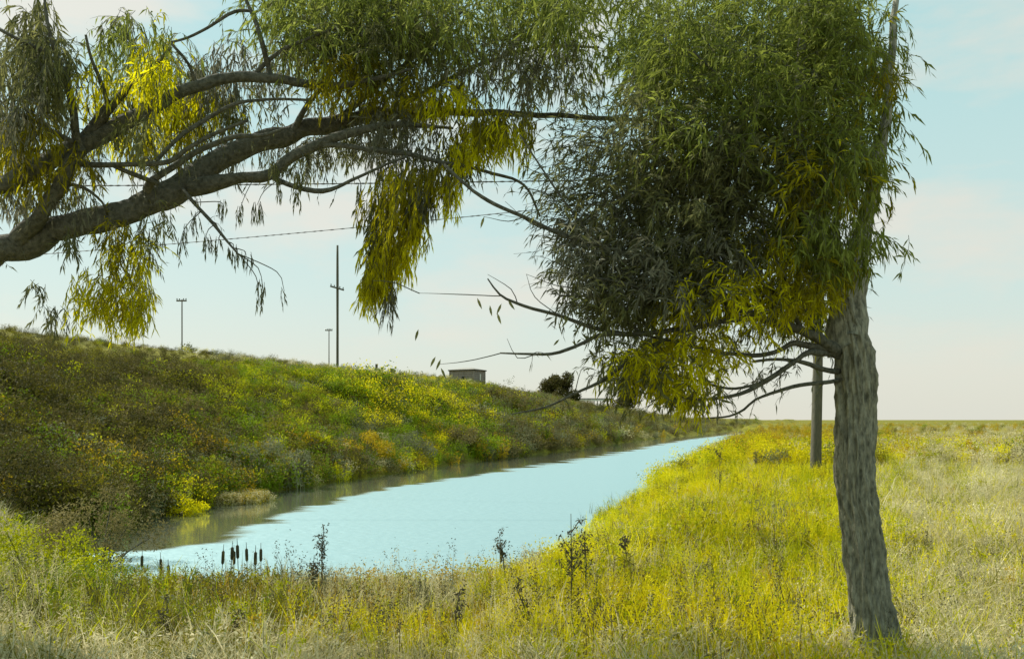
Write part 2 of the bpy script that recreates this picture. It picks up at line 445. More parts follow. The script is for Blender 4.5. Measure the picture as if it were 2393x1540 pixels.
# ------------------------------------------------------------------ leaf builders
def leaf_quads(base, d, length, width, rs, droop=.25):
    """folded leaf: 6 vertices, 4 quads-worth as 2 quads (bent along its length)"""
    n = len(base)
    d = d/np.linalg.norm(d, axis=1)[:, None]
    rnd = rs.randn(n, 3); s = np.cross(d, rnd); s /= np.linalg.norm(s, axis=1)[:, None]+1e-9
    L_ = np.reshape(length*np.ones(n), (n, 1)); W_ = np.reshape(width*np.ones(n), (n, 1))
    nn_ = np.cross(d, s)
    g = np.array((0, 0, -1.0))
    mid = base + d*L_*.45 + g*L_*.03 + nn_*L_*.05
    tip = base + d*L_ + g*L_*droop
    V = np.stack([base, mid+s*W_*.5, tip, mid-s*W_*.5], 1)
    return V.reshape(-1, 3)
def quads(n): return np.arange(n*4).reshape(-1, 4)
def sprays(starts, dirs, length, nseg, droop, lsize, rs, twig_r=.0022, lw=.17, per=2, wig=.16, spread=.75):
    """twigs that bend under gravity with leaves set along them"""
    n = len(starts)
    starts = np.asarray(starts, float); d = np.asarray(dirs, float); d /= np.linalg.norm(d, axis=1)[:, None]
    length = length*rs.uniform(.5, 1.25, (n, 1))
    pts = [starts]; ds = [d]; p = starts
    for k in range(nseg):
        d = d + np.array((0, 0, -droop)) + rs.randn(n, 3)*wig
        d /= np.linalg.norm(d, axis=1)[:, None]
        p = p + d*length/nseg
        pts.append(p); ds.append(d)
    pts = np.stack(pts, 1); ds = np.stack(ds, 1)
    # twigs: 3-sided
    a = np.array([0, 2.09, 4.19])
    taper = np.linspace(1, .35, nseg+1)[None, :, None, None]
    u = np.cross(ds, np.array((.3, .8, .5))); u /= np.linalg.norm(u, axis=2)[..., None]+1e-9
    w = np.cross(ds, u)
    TV = pts[:, :, None, :] + twig_r*taper*(np.cos(a)[None, None, :, None]*u[:, :, None, :]+np.sin(a)[None, None, :, None]*w[:, :, None, :])
    m = nseg+1
    b = (np.arange(n)*m*3)[:, None, None]; ii = (np.arange(nseg)*3)[None, :, None]; jj = np.arange(3)[None, None, :]; j2 = (jj+1) % 3
    TQ = np.stack([b+ii+jj, b+ii+j2, b+ii+3+j2, b+ii+3+jj], -1).reshape(-1, 4)
    # leaves
    LV = []
    for k in range(1, m):
        for q in range(per):
            f = rs.rand(n, 1)
            base = pts[:, k-1]*(1-f)+pts[:, k]*f
            dd = ds[:, k] + rs.randn(n, 3)*spread*.6 + np.array((0, 0, -.25))
            sz = lsize*rs.uniform(.6, 1.25, n)
            LV.append(leaf_quads(base, dd, sz, sz*lw, rs))
    return TV.reshape(-1, 3), TQ, np.concatenate(LV)
def limb_shoots(fol, parent, mats, per_m, length, lsize, rs, skip=.13):
    for pr, path, rr in LPATH:
        if pr is not parent: continue
        for mat in mats:
            ok = np.where((rr < skip) & (rr > .006))[0]
            if len(ok) < 3: continue
            n = max(2, int(len(ok)*.05*per_m*rs.uniform(.5, 1.4)))
            k = rs.choice(ok, n)
            d = rs.randn(n, 3); d /= np.linalg.norm(d, axis=1)[:, None]
            st = path[k]+d*rr[k][:, None]*.8
            fol.add(mat, sprays(st, d+np.array((0, 0, -.2)), length, 4, .25, lsize, rs, .0024, .17, 1, spread=.8))
class Foliage:
    def __init__(s): s.tv = []; s.tq = []; s.tn = 0; s.leaf = {}
    def add(s, mat, res):
        TV, TQ, LV = res
        s.tv.append(TV); s.tq.append(TQ+s.tn); s.tn += len(TV)
        s.leaf.setdefault(mat, []).append(LV)
    def region(s, mat, cx, cy, rx, ry, D0, D1, n, length=.35, droop=.25, lsize=.085, dirv=(0, 0, -1), nseg=6, per=2, rs=R, edge=1.0, tw=.0022, spread=.75, lw=.17, rnd=.9):
        a = rs.rand(n)*2*math.pi; r = np.sqrt(rs.rand(n))**edge
        x = cx + rx*r*np.cos(a); y = cy + ry*r*np.sin(a)
        D = rs.uniform(D0, D1, n)
        if n > 60:      # shoots gather in bunches with gaps between them
            m_ = max(6, n//14); kk = rs.randint(0, m_, n)
            loose = rs.rand(n) < .12
            x = np.where(loose, x, x[kk]+rs.randn(n)*24); y = np.where(loose, y, y[kk]+rs.randn(n)*20); D = np.where(loose, D, D[kk]+rs.randn(n)*.12)
        st = np.stack([(x*K-CX)/F*D, D, CZ-(y*K-HOR)/F*D], -1)
        dv = np.array(dirv, float)+rs.randn(n, 3)*rnd
        s.add(mat, sprays(st, dv, length, nseg, droop, lsize, rs, tw, lw, per, spread=spread))
    def finish(s, parent):
        V = np.concatenate(s.tv); Q = np.concatenate(s.tq)
        o = part('twigs', V, Q, M['twig'], parent); tag(o, kind='stuff')
        for mat, lv in s.leaf.items():
            V = np.concatenate(lv)
            o = part('foliage', V, quads(len(V)//4), M[mat], parent)
            tag(o, FLAB.get(mat), kind='stuff')
FLAB = {'lf_yel': 'bright yellow leaves', 'lf_dark': 'dark olive leaves', 'lf_green': 'mid green leaves', 'lf_olive': 'olive yellow leaves', 'lf_grey': 'greyish leaves'}

# ------------------------------------------------------------------ LEFT WILLOW (limbs reach in from the left)
LPATH = []
def limb(parent, pts, mat, D=None, ns=10, fur=0, seed=0, name='limb', knob=.25, step=.05):
    """pts: (x, y, r_px, D) read off the photograph at its own depth"""
    xyz = [P(x, y, d) for x, y, r, d in pts]; rad = [r*K/F*d for x, y, r, d in pts]
    path, rr = smooth_path(xyz, rad, step, knob, seed)
    LPATH.append((parent, path, rr))
    mb = MB(); mb.tube(path, rr, ns, fur, seed)
    return mb.build(name, mat, parent, True)
baseL = P(-330, 0, 6.9); 
LW = thing('willow_tree', (float(baseL[0]), 6.9, 0), 'large willow whose thick bare limbs and drooping sprays reach in from the left edge', 'tree')
bd = M['bark_dark']
zl = lambda x, y, r, d: (x, y, r, d)
# trunk just outside the frame
mb = MB()
tp, tr_ = smooth_path([(baseL[0]-.25, 6.9, -.15), (baseL[0]-.2, 6.9, .6), (baseL[0]-.1, 6.9, 1.6), (baseL[0]+.1, 6.9, 2.6), (baseL[0]+.2, 6.95, 3.6), (baseL[0]+.0, 7.1, 5.0)],
                     [.46, .34, .30, .28, .20, .10], .08, .2, 4)
mb.tube(tp, tr_, 24, .05, 4); mb.build('trunk', M['bark'], LW, True)
LIMBS = [
 [(-340, 900, 42, 6.9), (-200, 680, 40, 6.9), (-60, 610, 36, 7), (0, 584, 33, 7), (100, 552, 31, 7.1), (185, 523, 30, 7.1), (324, 479, 30, 7.2), (416, 437, 29, 7.3), (485, 392, 26, 7.4), (555, 352, 24, 7.5), (647, 322, 23, 7.6), (786, 284, 20, 7.8), (900, 268, 15, 7.9), (1040, 262, 10, 8), (1223, 266, 7, 8), (1454, 277, 4.5, 7.8), (1560, 290, 3, 7.6)],
 [(440, 432, 22, 7.3), (509, 424, 17, 7.3), (555, 415, 13, 7.3), (624, 412, 13, 7.2), (660, 385, 12, 7.2), (694, 361, 12, 7.2), (786, 322, 11, 7.2), (880, 296, 9, 7.2), (960, 290, 6, 7.2), (1060, 300, 3, 7.2)],
 [(-330, 600, 24, 6.8), (-150, 500, 22, 6.8), (0, 437, 20, 6.8), (92, 393, 20, 6.8), (176, 342, 22, 6.9), (277, 296, 19, 6.9), (370, 243, 17, 7), (462, 203, 14, 7), (555, 180, 12, 7.1), (647, 185, 11, 7.1), (740, 199, 8, 7.2), (850, 190, 5, 7.2), (960, 160, 3, 7.2)],
 [(40, 560, 22, 7.0), (80, 520, 18, 6.95), (106, 481, 17, 6.9), (153, 416, 17, 6.85), (185, 356, 18, 6.9), (217, 300, 15, 6.9), (254, 250, 12, 6.8), (296, 208, 8, 6.7), (351, 162, 5, 6.6), (400, 110, 3, 6.5)],
 [(188, 350, 12, 6.85), (178, 314, 10, 6.8), (169, 250, 9, 6.7), (153, 194, 8, 6.7), (134, 139, 6, 6.6), (115, 69, 4, 6.5), (100, -20, 3, 6.5), (80, -120, 2, 6.5)],
 [(170, 384, 8, 6.9), (277, 384, 6, 6.8), (393, 378, 6, 6.8), (430, 352, 5.5, 6.8), (485, 318, 5, 6.8), (530, 300, 4, 6.8), (578, 282, 4, 6.8)],
 [(345, 445, 10, 7.1), (361, 418, 9, 7), (416, 382, 8, 7), (485, 342, 7, 7), (546, 320, 6, 7), (610, 316, 4, 7), (660, 300, 3, 7)],
 [(365, 375, 5, 6.8), (416, 324, 5, 6.9), (490, 273, 5, 7), (555, 242, 4, 7), (647, 231, 3.5, 7.1), (730, 235, 3, 7.1)],
 [(425, 440, 5, 7.2), (439, 458, 4.5, 7.1), (490, 513, 4, 7), (532, 564, 3, 6.9), (555, 590, 2, 6.9)],
 [(150, 428, 5, 6.85), (194, 437, 4, 6.9), (238, 472, 3, 6.9), (250, 500, 3, 7)],
 [(265, 386, 5, 6.8), (320, 410, 5, 6.9), (370, 428, 5, 7)],
 [(636, 186, 7, 7.1), (628, 150, 6.5, 7.1), (615, 106, 6, 7), (600, 60, 5, 7), (585, 22, 4.5, 7), (570, -15, 3.5, 7), (545, -80, 3, 7)],
 [(585, 24, 4, 7), (560, 24, 4, 7), (532, 34, 4, 6.9), (485, 65, 3.5, 6.9), (440, 88, 3, 6.9), (395, 100, 2.5, 6.9)],
 [(680, 315, 9, 7.6), (707, 264, 7, 7.6), (735, 220, 6, 7.6), (790, 160, 5, 7.6), (860, 90, 4, 7.6), (900, 30, 3, 7.6)],
 [(786, 284, 9, 7.8), (860, 220, 7, 7.8), (960, 140, 5, 7.9), (1040, 70, 4, 8), (1100, 0, 3, 8)],
 [(900, 268, 8, 7.9), (1000, 210, 6, 8), (1120, 150, 5, 8.1), (1260, 110, 4, 8.1), (1400, 110, 3, 8)],
 [(632, 411, 6, 7.2), (670, 428, 6, 7.1), (715, 443, 6, 7), (755, 447, 6, 7), (790, 436, 4.5, 7), (821, 420, 4, 7), (900, 385, 3, 7), (955, 365, 3, 7)],
 [(745, 340, 7, 7.2), (800, 340, 6, 7.2), (854, 346, 6, 7.2), (946, 360, 6, 7.1), (1038, 379, 5, 7.1), (1150, 405, 4, 7), (1223, 432, 3, 7), (1262, 505, 2.5, 7)],
 [(108, 120, 4, 6.6), (60, 100, 4, 6.5), (0, 70, 3.5, 6.4), (-60, 40, 3, 6.4)],
 [(170, 330, 6, 6.8), (130, 310, 5, 6.7), (80, 280, 4, 6.6), (20, 265, 3, 6.5)],
 [(254, 250, 6, 6.8), (240, 200, 5, 6.7), (215, 140, 4, 6.6), (200, 80, 3, 6.5)],
 [(462, 203, 6, 7), (440, 150, 4, 6.9), (400, 100, 3, 6.8)],
 [(590, 180, 6, 7.1), (640, 130, 5, 7.1), (720, 90, 4, 7.1), (800, 60, 3, 7.1)],
]
for k, pts in enumerate(LIMBS):
    limb(LW, pts, bd, seed=k, ns=16 if k < 5 else 8, fur=.03 if k < 4 else 0)
# little spur knots on the limbs
fo = Foliage()
rg = fo.region
d_ = (-.35, 0, -1)
# top left dark mass and its brownish lower half
rg('lf_dark', 90, 110, 75, 130, 6.2, 7.4, 280, .36, .35, .085)
rg('lf_grey', 60, 190, 90, 110, 6.2, 7.6, 127, .36, .35, .08)
rg('lf_olive', 90, 330, 105, 75, 6.2, 7.6, 178, .34, .3, .08)
rg('lf_dark', 100, 400, 100, 50, 7.3, 8.3, 70, .34, .3, .08)
rg('lf_yel', 280, 150, 110, 110, 6.2, 7.6, 102, .34, .3, .085)
rg('lf_dark', 270, 170, 130, 130, 6.2, 7.6, 102, .34, .3, .08)
rg('lf_green', 330, 60, 90, 70, 6.2, 7.6, 75, .34, .3, .08)
rg('lf_yel', 330, 290, 90, 50, 7.3, 8.3, 60, .28, .3, .08)
rg('lf_yel', 440, 240, 130, 50, 7.3, 8.3, 93, .30, .4, .08)
rg('lf_olive', 400, 260, 170, 70, 7.3, 8.4, 102, .30, .4, .08)
rg('lf_grey', 320, 350, 170, 60, 7.5, 8.6, 93, .30, .4, .075)
rg('lf_grey', 520, 150, 160, 60, 7.3, 8.3, 102, .30, .4, .08)
rg('lf_dark', 560, 210, 150, 60, 7.7, 8.6, 102, .34, .4, .08)
rg('lf_grey', 620, 330, 130, 60, 7.9, 8.9, 102, .34, .5, .075)
# central green mass
u_ = (-.2, 0, -.1)
kw = dict(dirv=u_, rnd=1.1)
rg('lf_green', 850, 10, 230, 120, 6.8, 8.8, 594, .36, .16, .085, **kw)
rg('lf_green', 1150, -20, 330, 110, 6.8, 8.8, 594, .36, .16, .085, **kw)
rg('lf_dark', 880, 110, 250, 110, 7.0, 8.8, 409, .34, .2, .085, **kw)
rg('lf_green', 760, 0, 120, 60, 6.8, 8, 92, .34, .2, .085, **kw)
rg('lf_olive', 800, 175, 90, 40, 6.8, 7.8, 125, .24, .3, .08, **kw)
rg('lf_olive', 1000, 225, 110, 30, 6.8, 7.8, 85, .20, .3, .075, **kw)
rg('lf_yel', 1060, 220, 60, 25, 6.8, 7.8, 50, .20, .3, .075, **kw)
rg('lf_grey', 1190, 130, 140, 90, 7, 8.6, 171, .32, .3, .08, **kw)
rg('lf_green', 1380, 10, 230, 130, 7, 8.8, 343, .34, .2, .085, **kw)
rg('lf_dark', 1350, 150, 170, 70, 7, 8.6, 112, .28, .3, .08, **kw)
rg('lf_dark', 1050, 60, 330, 80, 7, 8.8, 277, .34, .2, .085, **kw)
rg('lf_green', 1600, -30, 300, 90, 6.4, 8.4, 277, .34, .16, .085, **kw)
rg('lf_grey', 900, 250, 170, 40, 7.6, 8.8, 171, .26, .4, .08, **kw)
rg('lf_grey', 930, 320, 120, 50, 7, 8.0, 112, .28, .5, .075, **kw)
rg('lf_dark', 780, 320, 130, 40, 7.9, 8.8, 90, .22, .5, .075, **kw)
rg('lf_dark', 990, 370, 110, 40, 7, 7.8, 90, .20, .5, .075, **kw)
rg('lf_yel', 1150, 285, 70, 25, 6.8, 7.6, 75, .26, .6, .08, d_)
rg('lf_olive', 1180, 280, 80, 30, 6.8, 7.8, 90, .26, .6, .08, d_)
rg('lf_yel', 1085, 335, 35, 25, 6.8, 7.4, 36, .18, .6, .075, d_)
# hanging yellow tail in the middle
w_ = (-.35, 0, -1.2)
for (cx, cy, rx, ry, n, m) in [(930, 440, 65, 35, 120, 'lf_olive'), (925, 500, 60, 40, 110, 'lf_olive'), (900, 560, 50, 40, 80, 'lf_yel'), (960, 520, 30, 50, 60, 'lf_yel'),
                              (915, 600, 45, 30, 60, 'lf_yel'), (880, 640, 40, 30, 55, 'lf_yel'), (860, 670, 30, 25, 40, 'lf_yel'), (880, 620, 40, 50, 40, 'lf_olive'),
                              (880, 520, 25, 80, 45, 'lf_dark'), (1020, 415, 50, 22, 42, 'lf_olive'), (1060, 450, 35, 25, 30, 'lf_yel'), (980, 470, 35, 20, 40, 'lf_grey'),
                              (905, 690, 25, 20, 14, 'lf_grey')]:
    rg(m, cx+8, cy-22, rx*.85, ry, 6.7, 7.3, n, .24, .3, .075, (-.45, 0, -1.2), rnd=.35, spread=.5, nseg=5)
# hanging yellow mass at the left
for (cx, cy, rx, ry, n, m) in [(275, 555, 50, 30, 45, 'lf_olive'), (290, 620, 50, 40, 45, 'lf_olive'), (290, 620, 50, 40, 40, 'lf_yel'), (280, 690, 60, 40, 50, 'lf_olive'), (280, 700, 60, 40, 55, 'lf_yel'), (220, 680, 60, 40, 45, 'lf_yel'), (330, 610, 22, 50, 25, 'lf_yel'),
                              (330, 700, 30, 35, 40, 'lf_yel'), (300, 750, 50, 25, 45, 'lf_yel'), (200, 720, 50, 30, 36, 'lf_yel'), (345, 560, 25, 50, 28, 'lf_dark'),
                              (170, 560, 16, 40, 22, 'lf_dark'), (80, 690, 30, 20, 9, 'lf_dark'), (125, 740, 35, 15, 18, 'lf_dark'), (30, 470, 50, 30, 30, 'lf_grey'),
                              (170, 480, 60, 30, 25, 'lf_grey'), (380, 510, 25, 25, 14, 'lf_dark')]:
    rg(m, cx, cy-18, rx*1.05, ry*1.1, 6.5, 7.3, int(n*.9), .18, .3, .07, (-.1, 0, -1.0), rnd=.6, spread=.8, nseg=4)
LT = MB()
for (cx, cy, n) in [(440, 530, 5), (452, 500, 5), (480, 545, 6), (510, 560, 4), (545, 575, 8), (575, 590, 5), (612, 655, 6), (606, 690, 3), (520, 470, 6), (600, 470, 7), (560, 480, 5),
                    (665, 670, 2), (650, 420, 5), (700, 440, 5), (420, 560, 4), (840, 440, 6), (700, 400, 12), (640, 380, 12)]:
    rg('lf_dark', cx, cy, 12, 12, 6.85, 7.05, n, .12, .7, .055, (0, 0, -1), 4, rnd=.25, spread=.4)
    q_ = P(cx, cy+10, 6.95); best = None     # thread of twig from the nearest limb above
    for pr, path, rr in LPATH:
        if pr is not LW: continue
        dd_ = np.linalg.norm((path-q_)*np.array((1.6, 1, 1)), axis=1)+np.where(path[:, 2] < q_[2]+.05, 9, 0)
        i_ = dd_.argmin()
        if best is None or dd_[i_] < best[0]: best = (dd_[i_], path[i_])
    a_t = best[1]; m_t = (a_t*.45+q_*.55)+np.array((.02, 0, .02)); m_t[0] = m_t[0]*.4+q_[0]*.6
    pth, ra = smooth_path([a_t, m_t, q_], [.0045, .0035, .002], .05, .4, int(cx)); LT.tube(pth, ra, 4)
tag(LT.build('twigs', M['twig'], LW), kind='stuff')
limb_shoots(fo, LW, ['lf_grey', 'lf_dark'], 3.0, .16, .06, R)
fo.finish(LW)

# ------------------------------------------------------------------ RIGHT WILLOW
TD = 6.45
RW = thing('willow_tree', (float((886-512)/F*TD), TD, 0), 'willow with furrowed trunk and dense dark crown standing in the meadow at the right', 'tree')
def one(x, y, r, d): return (x/K, y/K, r/K, d)
trunk_pts = [one(884, 700, 36, TD), one(880, 672, 34, TD), one(876, 645, 26, TD), one(874, 625, 22, TD), one(870, 600, 20, TD), one(863, 535, 19.5, TD), one(855, 480, 19.5, TD), one(855, 440, 19, TD), one(856, 400, 19, TD), one(855, 370, 19.5, TD), one(852, 345, 18, TD), one(848, 325, 13, TD), one(842, 300, 9, TD), one(836, 280, 4, TD)]
xyz = [P(x, y, d) for x, y, r, d in trunk_pts]; rad = [r*K/F*d for x, y, r, d in trunk_pts]
tpth, trr = smooth_path(xyz, rad, .022, 0, 77)
a_ = np.linspace(0, 2*math.pi, 200, endpoint=False)
s_ = np.cumsum(np.r_[0, np.linalg.norm(np.diff(tpth, axis=0), axis=1)])
T_ = np.gradient(tpth, axis=0); T_ /= np.linalg.norm(T_, axis=1)[:, None]
U_ = np.cross(T_, (0, 1, 0)); U_ /= np.linalg.norm(U_, axis=1)[:, None]; W_ = np.cross(T_, U_)
S2, A2 = np.meshgrid(s_, a_, indexing='ij')
ridge = np.zeros_like(S2)
for q in range(5):
    m_ = [11, 14, 17, 9, 23][q]
    ph = 1.5*np.sin(S2*[2.2, 3.1, 1.7, 5.0, 7.1][q]+q)+.8*np.sin(S2*[6, 8, 11, 4, 13][q]+2*A2.round(0)*0+q*2)
    ridge += (1-np.abs(np.sin(m_*A2/2*1.0+ph))**.6)*[.15, .12, .10, .085, .07][q]
cut = .008*np.sin(S2*43+5*np.sin(A2*3))+.008*np.sin(S2*91+7*np.sin(A2*5+1))+.03*np.sin(S2*2.3+1+np.sin(A2))+.03*np.sin(2*A2+S2*1.1)
rr2 = trr[:, None]*(.78+ridge+cut)
Vv = tpth[:, None, :]+rr2[..., None]*(np.cos(A2)[..., None]*U_[:, None, :]+np.sin(A2)[..., None]*W_[:, None, :])
n0, n1 = S2.shape
i = np.arange(n0-1)[:, None]*n1; j = np.arange(n1)[None, :]; j2 = (j+1) % n1
part('trunk', Vv.reshape(-1, 3), np.stack([i+j, i+j2, i+n1+j2, i+n1+j], -1).reshape(-1, 4), M['bark'], RW, True)
RL = [
 [one(853, 345, 18, TD), one(846, 322, 15, TD), one(838, 290, 13, TD), one(826, 255, 12, TD), one(813, 215, 10, 6.4), one(804, 170, 7.5, 6.4), one(798, 120, 6, 6.3), one(800, 60, 4, 6.3), one(806, 10, 3, 6.3), one(812, -60, 2, 6.3)],
 [one(853, 340, 16, TD), one(852, 310, 13, 6.5), one(856, 270, 11, 6.5), one(868, 215, 8, 6.6), one(880, 150, 6, 6.7), one(890, 80, 4, 6.8), one(895, 0, 3, 6.9)],
 [one(852, 320, 9, 6.5), one(845, 280, 8, 6.7), one(830, 250, 6, 6.9), one(800, 225, 4.5, 7.0), one(790, 195, 4, 7.1), one(770, 140, 3, 7.2)],
 [(1975, 822, 17, TD), (1925, 798, 14, 6.3), (1880, 774, 11, 6.2), (1794, 747, 10, 6.1), (1708, 714, 8, 6.0), (1620, 670, 7, 5.95), (1540, 640, 6, 5.9), (1470, 600, 5, 5.9), (1399, 573, 6, 5.9), (1316, 547, 5.5, 5.9), (1223, 506, 5, 5.9), (1126, 460, 4.5, 5.9), (1075, 420, 4, 5.9), (1038, 385, 3, 5.95)],
 [(1794, 747, 6, 6.1), (1740, 745, 6, 6.05), (1692, 748, 6, 6), (1600, 768, 6, 5.95), (1503, 780, 6, 5.9), (1407, 782, 4.5, 5.8), (1370, 798, 4, 5.8), (1326, 816, 4, 5.7), (1290, 827, 3.5, 5.7), (1245, 828, 3, 5.7), (1168, 824, 1.8, 5.7)],
 [(1480, 780, 4.5, 5.9), (1399, 768, 5, 5.9), (1310, 738, 4, 5.9), (1209, 708, 3.5, 5.85), (1169, 688, 2.5, 5.85), (1140, 651, 1.5, 5.8)],
 [(1975, 835, 9, TD), (1906, 812, 8, 6.3), (1858, 800, 6, 6.2), (1810, 822, 5.5, 6.15), (1740, 828, 5, 6.1), (1650, 815, 4, 6.0), (1560, 795, 3.5, 6), (1500, 782, 3, 5.95)],
 [(1960, 826, 9, TD), (1890, 824, 7, 6.2), (1853, 848, 6, 6.1), (1783, 894, 5.5, 6.05), (1729, 921, 4.5, 6), (1640, 932, 3, 5.95), (1560, 925, 2, 5.95)],
 [(1783, 894, 3, 6.05), (1700, 905, 3, 6), (1600, 880, 2.5, 6), (1500, 870, 2, 6)],
 [(1975, 866, 7, TD), (1917, 860, 6, 6.3), (1880, 846, 5, 6.2), (1840, 838, 4, 6.15), (1760, 845, 3, 6.1)],
 [(1970, 888, 5, TD), (1917, 893, 4.5, 6.3), (1837, 906, 4, 6.2), (1765, 932, 3, 6.15), (1740, 955, 3, 6.15), (1705, 972, 2.5, 6.1), (1650, 978, 1.5, 6.1)],
 [(1560, 790, 4, 5.95), (1500, 820, 4, 5.9), (1460, 849, 4, 5.9), (1399, 890, 4, 5.8), (1343, 918, 3, 5.8), (1278, 948, 2.5, 5.8), (1197, 966, 1.5, 5.8)],
 [(1470, 600, 4, 5.9), (1399, 564, 3, 5.9), (1316, 467, 2.5, 5.9), (1214, 314, 1.8, 5.9)],
 [(1880, 774, 6, 6.2), (1830, 700, 5, 6.3), (1760, 640, 4, 6.4), (1700, 560, 3.5, 6.5), (1660, 470, 3, 6.6)],
 [(1708, 714, 5, 6.0), (1640, 620, 4, 6.2), (1600, 520, 3.5, 6.4), (1580, 400, 3, 6.5)],
 [(1925, 798, 6, 6.3), (1880, 720, 5, 6.2), (1830, 640, 4, 6.1), (1780, 520, 3, 6)],
 [(1900, 560, 6, 6.4), (1840, 480, 5, 6.6), (1760, 380, 4, 6.8), (1700, 260, 3, 7), (1660, 150, 2.5, 7.1)],
 [(1880, 440, 5, 6.4), (1800, 330, 4, 6.2), (1700, 200, 3, 6.0), (1620, 120, 2.5, 5.9)],
 [(1620, 670, 4, 5.95), (1540, 690, 3, 5.8), (1460, 660, 3, 5.75), (1360, 640, 2, 5.7), (1290, 610, 1.5, 5.7)],
 [(1620, 670, 4, 5.95), (1500, 560, 4, 6.2), (1450, 430, 3, 6.5), (1430, 300, 2.5, 6.8)],
 [(1503, 780, 3, 5.9), (1400, 700, 2.5, 5.9), (1310, 690, 2, 5.85)],
]
for k, pts in enumerate(RL):
    limb(RW, pts, M['bark'] if k < 3 else bd, seed=k+50, ns=20 if k < 3 else 8, fur=.03 if k < 3 else 0, knob=.35)
fr = Foliage(); rg = fr.region
o_ = dict(dirv=(-.45, 0, .15), rnd=.9, spread=.9)
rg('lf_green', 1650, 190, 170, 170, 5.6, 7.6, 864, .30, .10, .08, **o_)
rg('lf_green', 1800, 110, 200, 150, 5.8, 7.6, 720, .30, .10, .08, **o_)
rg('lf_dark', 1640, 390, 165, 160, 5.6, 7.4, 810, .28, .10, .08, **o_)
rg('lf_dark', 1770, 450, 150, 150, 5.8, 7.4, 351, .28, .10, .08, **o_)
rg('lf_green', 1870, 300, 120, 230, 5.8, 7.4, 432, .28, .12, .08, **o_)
rg('lf_olive', 1930, 360, 80, 150, 5.8, 7.4, 216, .28, .12, .08, **o_)
rg('lf_green', 1980, 150, 80, 180, 6, 7.4, 144, .28, .12, .08, **o_)
rg('lf_olive', 2030, 330, 60, 260, 6, 7.4, 90, .24, .2, .075)
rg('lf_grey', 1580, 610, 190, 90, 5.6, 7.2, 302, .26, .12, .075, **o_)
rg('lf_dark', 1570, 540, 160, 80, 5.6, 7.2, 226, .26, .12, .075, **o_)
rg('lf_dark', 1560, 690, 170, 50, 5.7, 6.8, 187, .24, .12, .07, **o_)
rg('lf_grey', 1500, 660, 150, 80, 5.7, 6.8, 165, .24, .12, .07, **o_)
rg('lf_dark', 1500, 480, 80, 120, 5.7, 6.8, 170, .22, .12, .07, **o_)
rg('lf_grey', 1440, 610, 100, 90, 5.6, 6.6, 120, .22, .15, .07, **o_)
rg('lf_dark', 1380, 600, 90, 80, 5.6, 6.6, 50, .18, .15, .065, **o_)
rg('lf_dark', 1470, 330, 60, 110, 5.6, 7, 110, .22, .15, .07, **o_)
rg('lf_dark', 1400, 430, 80, 120, 5.6, 6.8, 45, .16, .2, .065, **o_)
rg('lf_dark', 1330, 400, 80, 110, 5.6, 6.8, 22, .14, .2, .06, **o_)
rg('lf_dark', 1450, 720, 120, 50, 5.6, 6.6, 90, .20, .15, .07, **o_)
rg('lf_dark', 1730, 650, 150, 80, 5.8, 7, 190, .24, .15, .07, **o_)
rg('lf_yel', 1690, 690, 140, 60, 5.6, 6.6, 190, .24, .2, .075, **o_)
rg('lf_yel', 1860, 660, 70, 70, 5.8, 7, 100, .22, .2, .075, **o_)
rg('lf_olive', 1860, 640, 80, 80, 5.8, 7, 90, .22, .2, .075, **o_)
rg('lf_yel', 1610, 840, 90, 70, 5.6, 6.8, 150, .20, .25, .075, **o_)
rg('lf_yel', 1560, 850, 90, 70, 5.6, 6.8, 130, .20, .25, .075, **o_)
rg('lf_yel', 1500, 850, 80, 50, 5.6, 6.6, 60, .20, .3, .075, **o_)
rg('lf_dark', 1500, 850, 90, 60, 5.6, 6.6, 80, .18, .3, .07, **o_)
rg('lf_yel', 1610, 915, 60, 25, 5.6, 6.6, 36, .16, .3, .07, **o_)
rg('lf_dark', 1630, 925, 80, 20, 5.6, 6.6, 24, .16, .3, .06, **o_)
rg('lf_grey', 1780, 860, 90, 40, 5.8, 6.8, 14, .20, .3, .055, **o_)
rg('lf_dark', 1800, 780, 100, 25, 5.8, 6.8, 22, .18, .3, .055, **o_)
rg('lf_green', 2060, 140, 50, 170, 6.5, 7.3, 130, .24, .2, .075)
for _q in range(2): rg('lf_dark', 1410, 480, 70, 190, 5.8, 6.6, 60, .42, .05, .072, (-1, 0, .15), rnd=.45, tw=.003, nseg=7, per=1)
for _q in range(2): rg('lf_dark', 1400, 430, 90, 170, 5.8, 6.6, 52, .50, .05, .068, (-1, 0, .0), rnd=.55, tw=.003, nseg=7, per=1)
rg('lf_dark', 1560, 900, 120, 50, 5.7, 6.3, 30, .30, .1, .06, (-1, 0, -.1), rnd=.5, tw=.003, nseg=6, per=1)
rg('lf_green', 1960, 180, 50, 190, 6.0, 7.0, 260, .28, .12, .08, **o_)
rg('lf_green', 1960, 540, 90, 90, 5.7, 6.3, 150, .24, .2, .075)
rg('lf_olive', 1930, 620, 80, 60, 5.8, 6.3, 70, .2, .2, .07)
rg('lf_green', 2000, 380, 60, 130, 5.8, 6.6, 130, .24, .2, .075)
limb_shoots(fr, RW, ['lf_dark', 'lf_grey'], 2.6, .17, .06, R, .07)
rg('lf_green', 1960, 60, 80, 110, 6, 7.4, 220, .28, .12, .08, **o_)
rg('lf_green', 1860, 540, 90, 80, 6.4, 7.4, 130, .24, .2, .075, **o_)
rg('lf_olive', 1800, 720, 110, 50, 6.3, 7.2, 110, .22, .2, .07, **o_)
rg('lf_green', 1900, 720, 60, 70, 6.5, 7.3, 60, .22, .2, .07, **o_)
rg('lf_grey', 1400, 560, 100, 110, 5.8, 6.8, 110, .2, .15, .065, **o_)
fr.finish(RW)
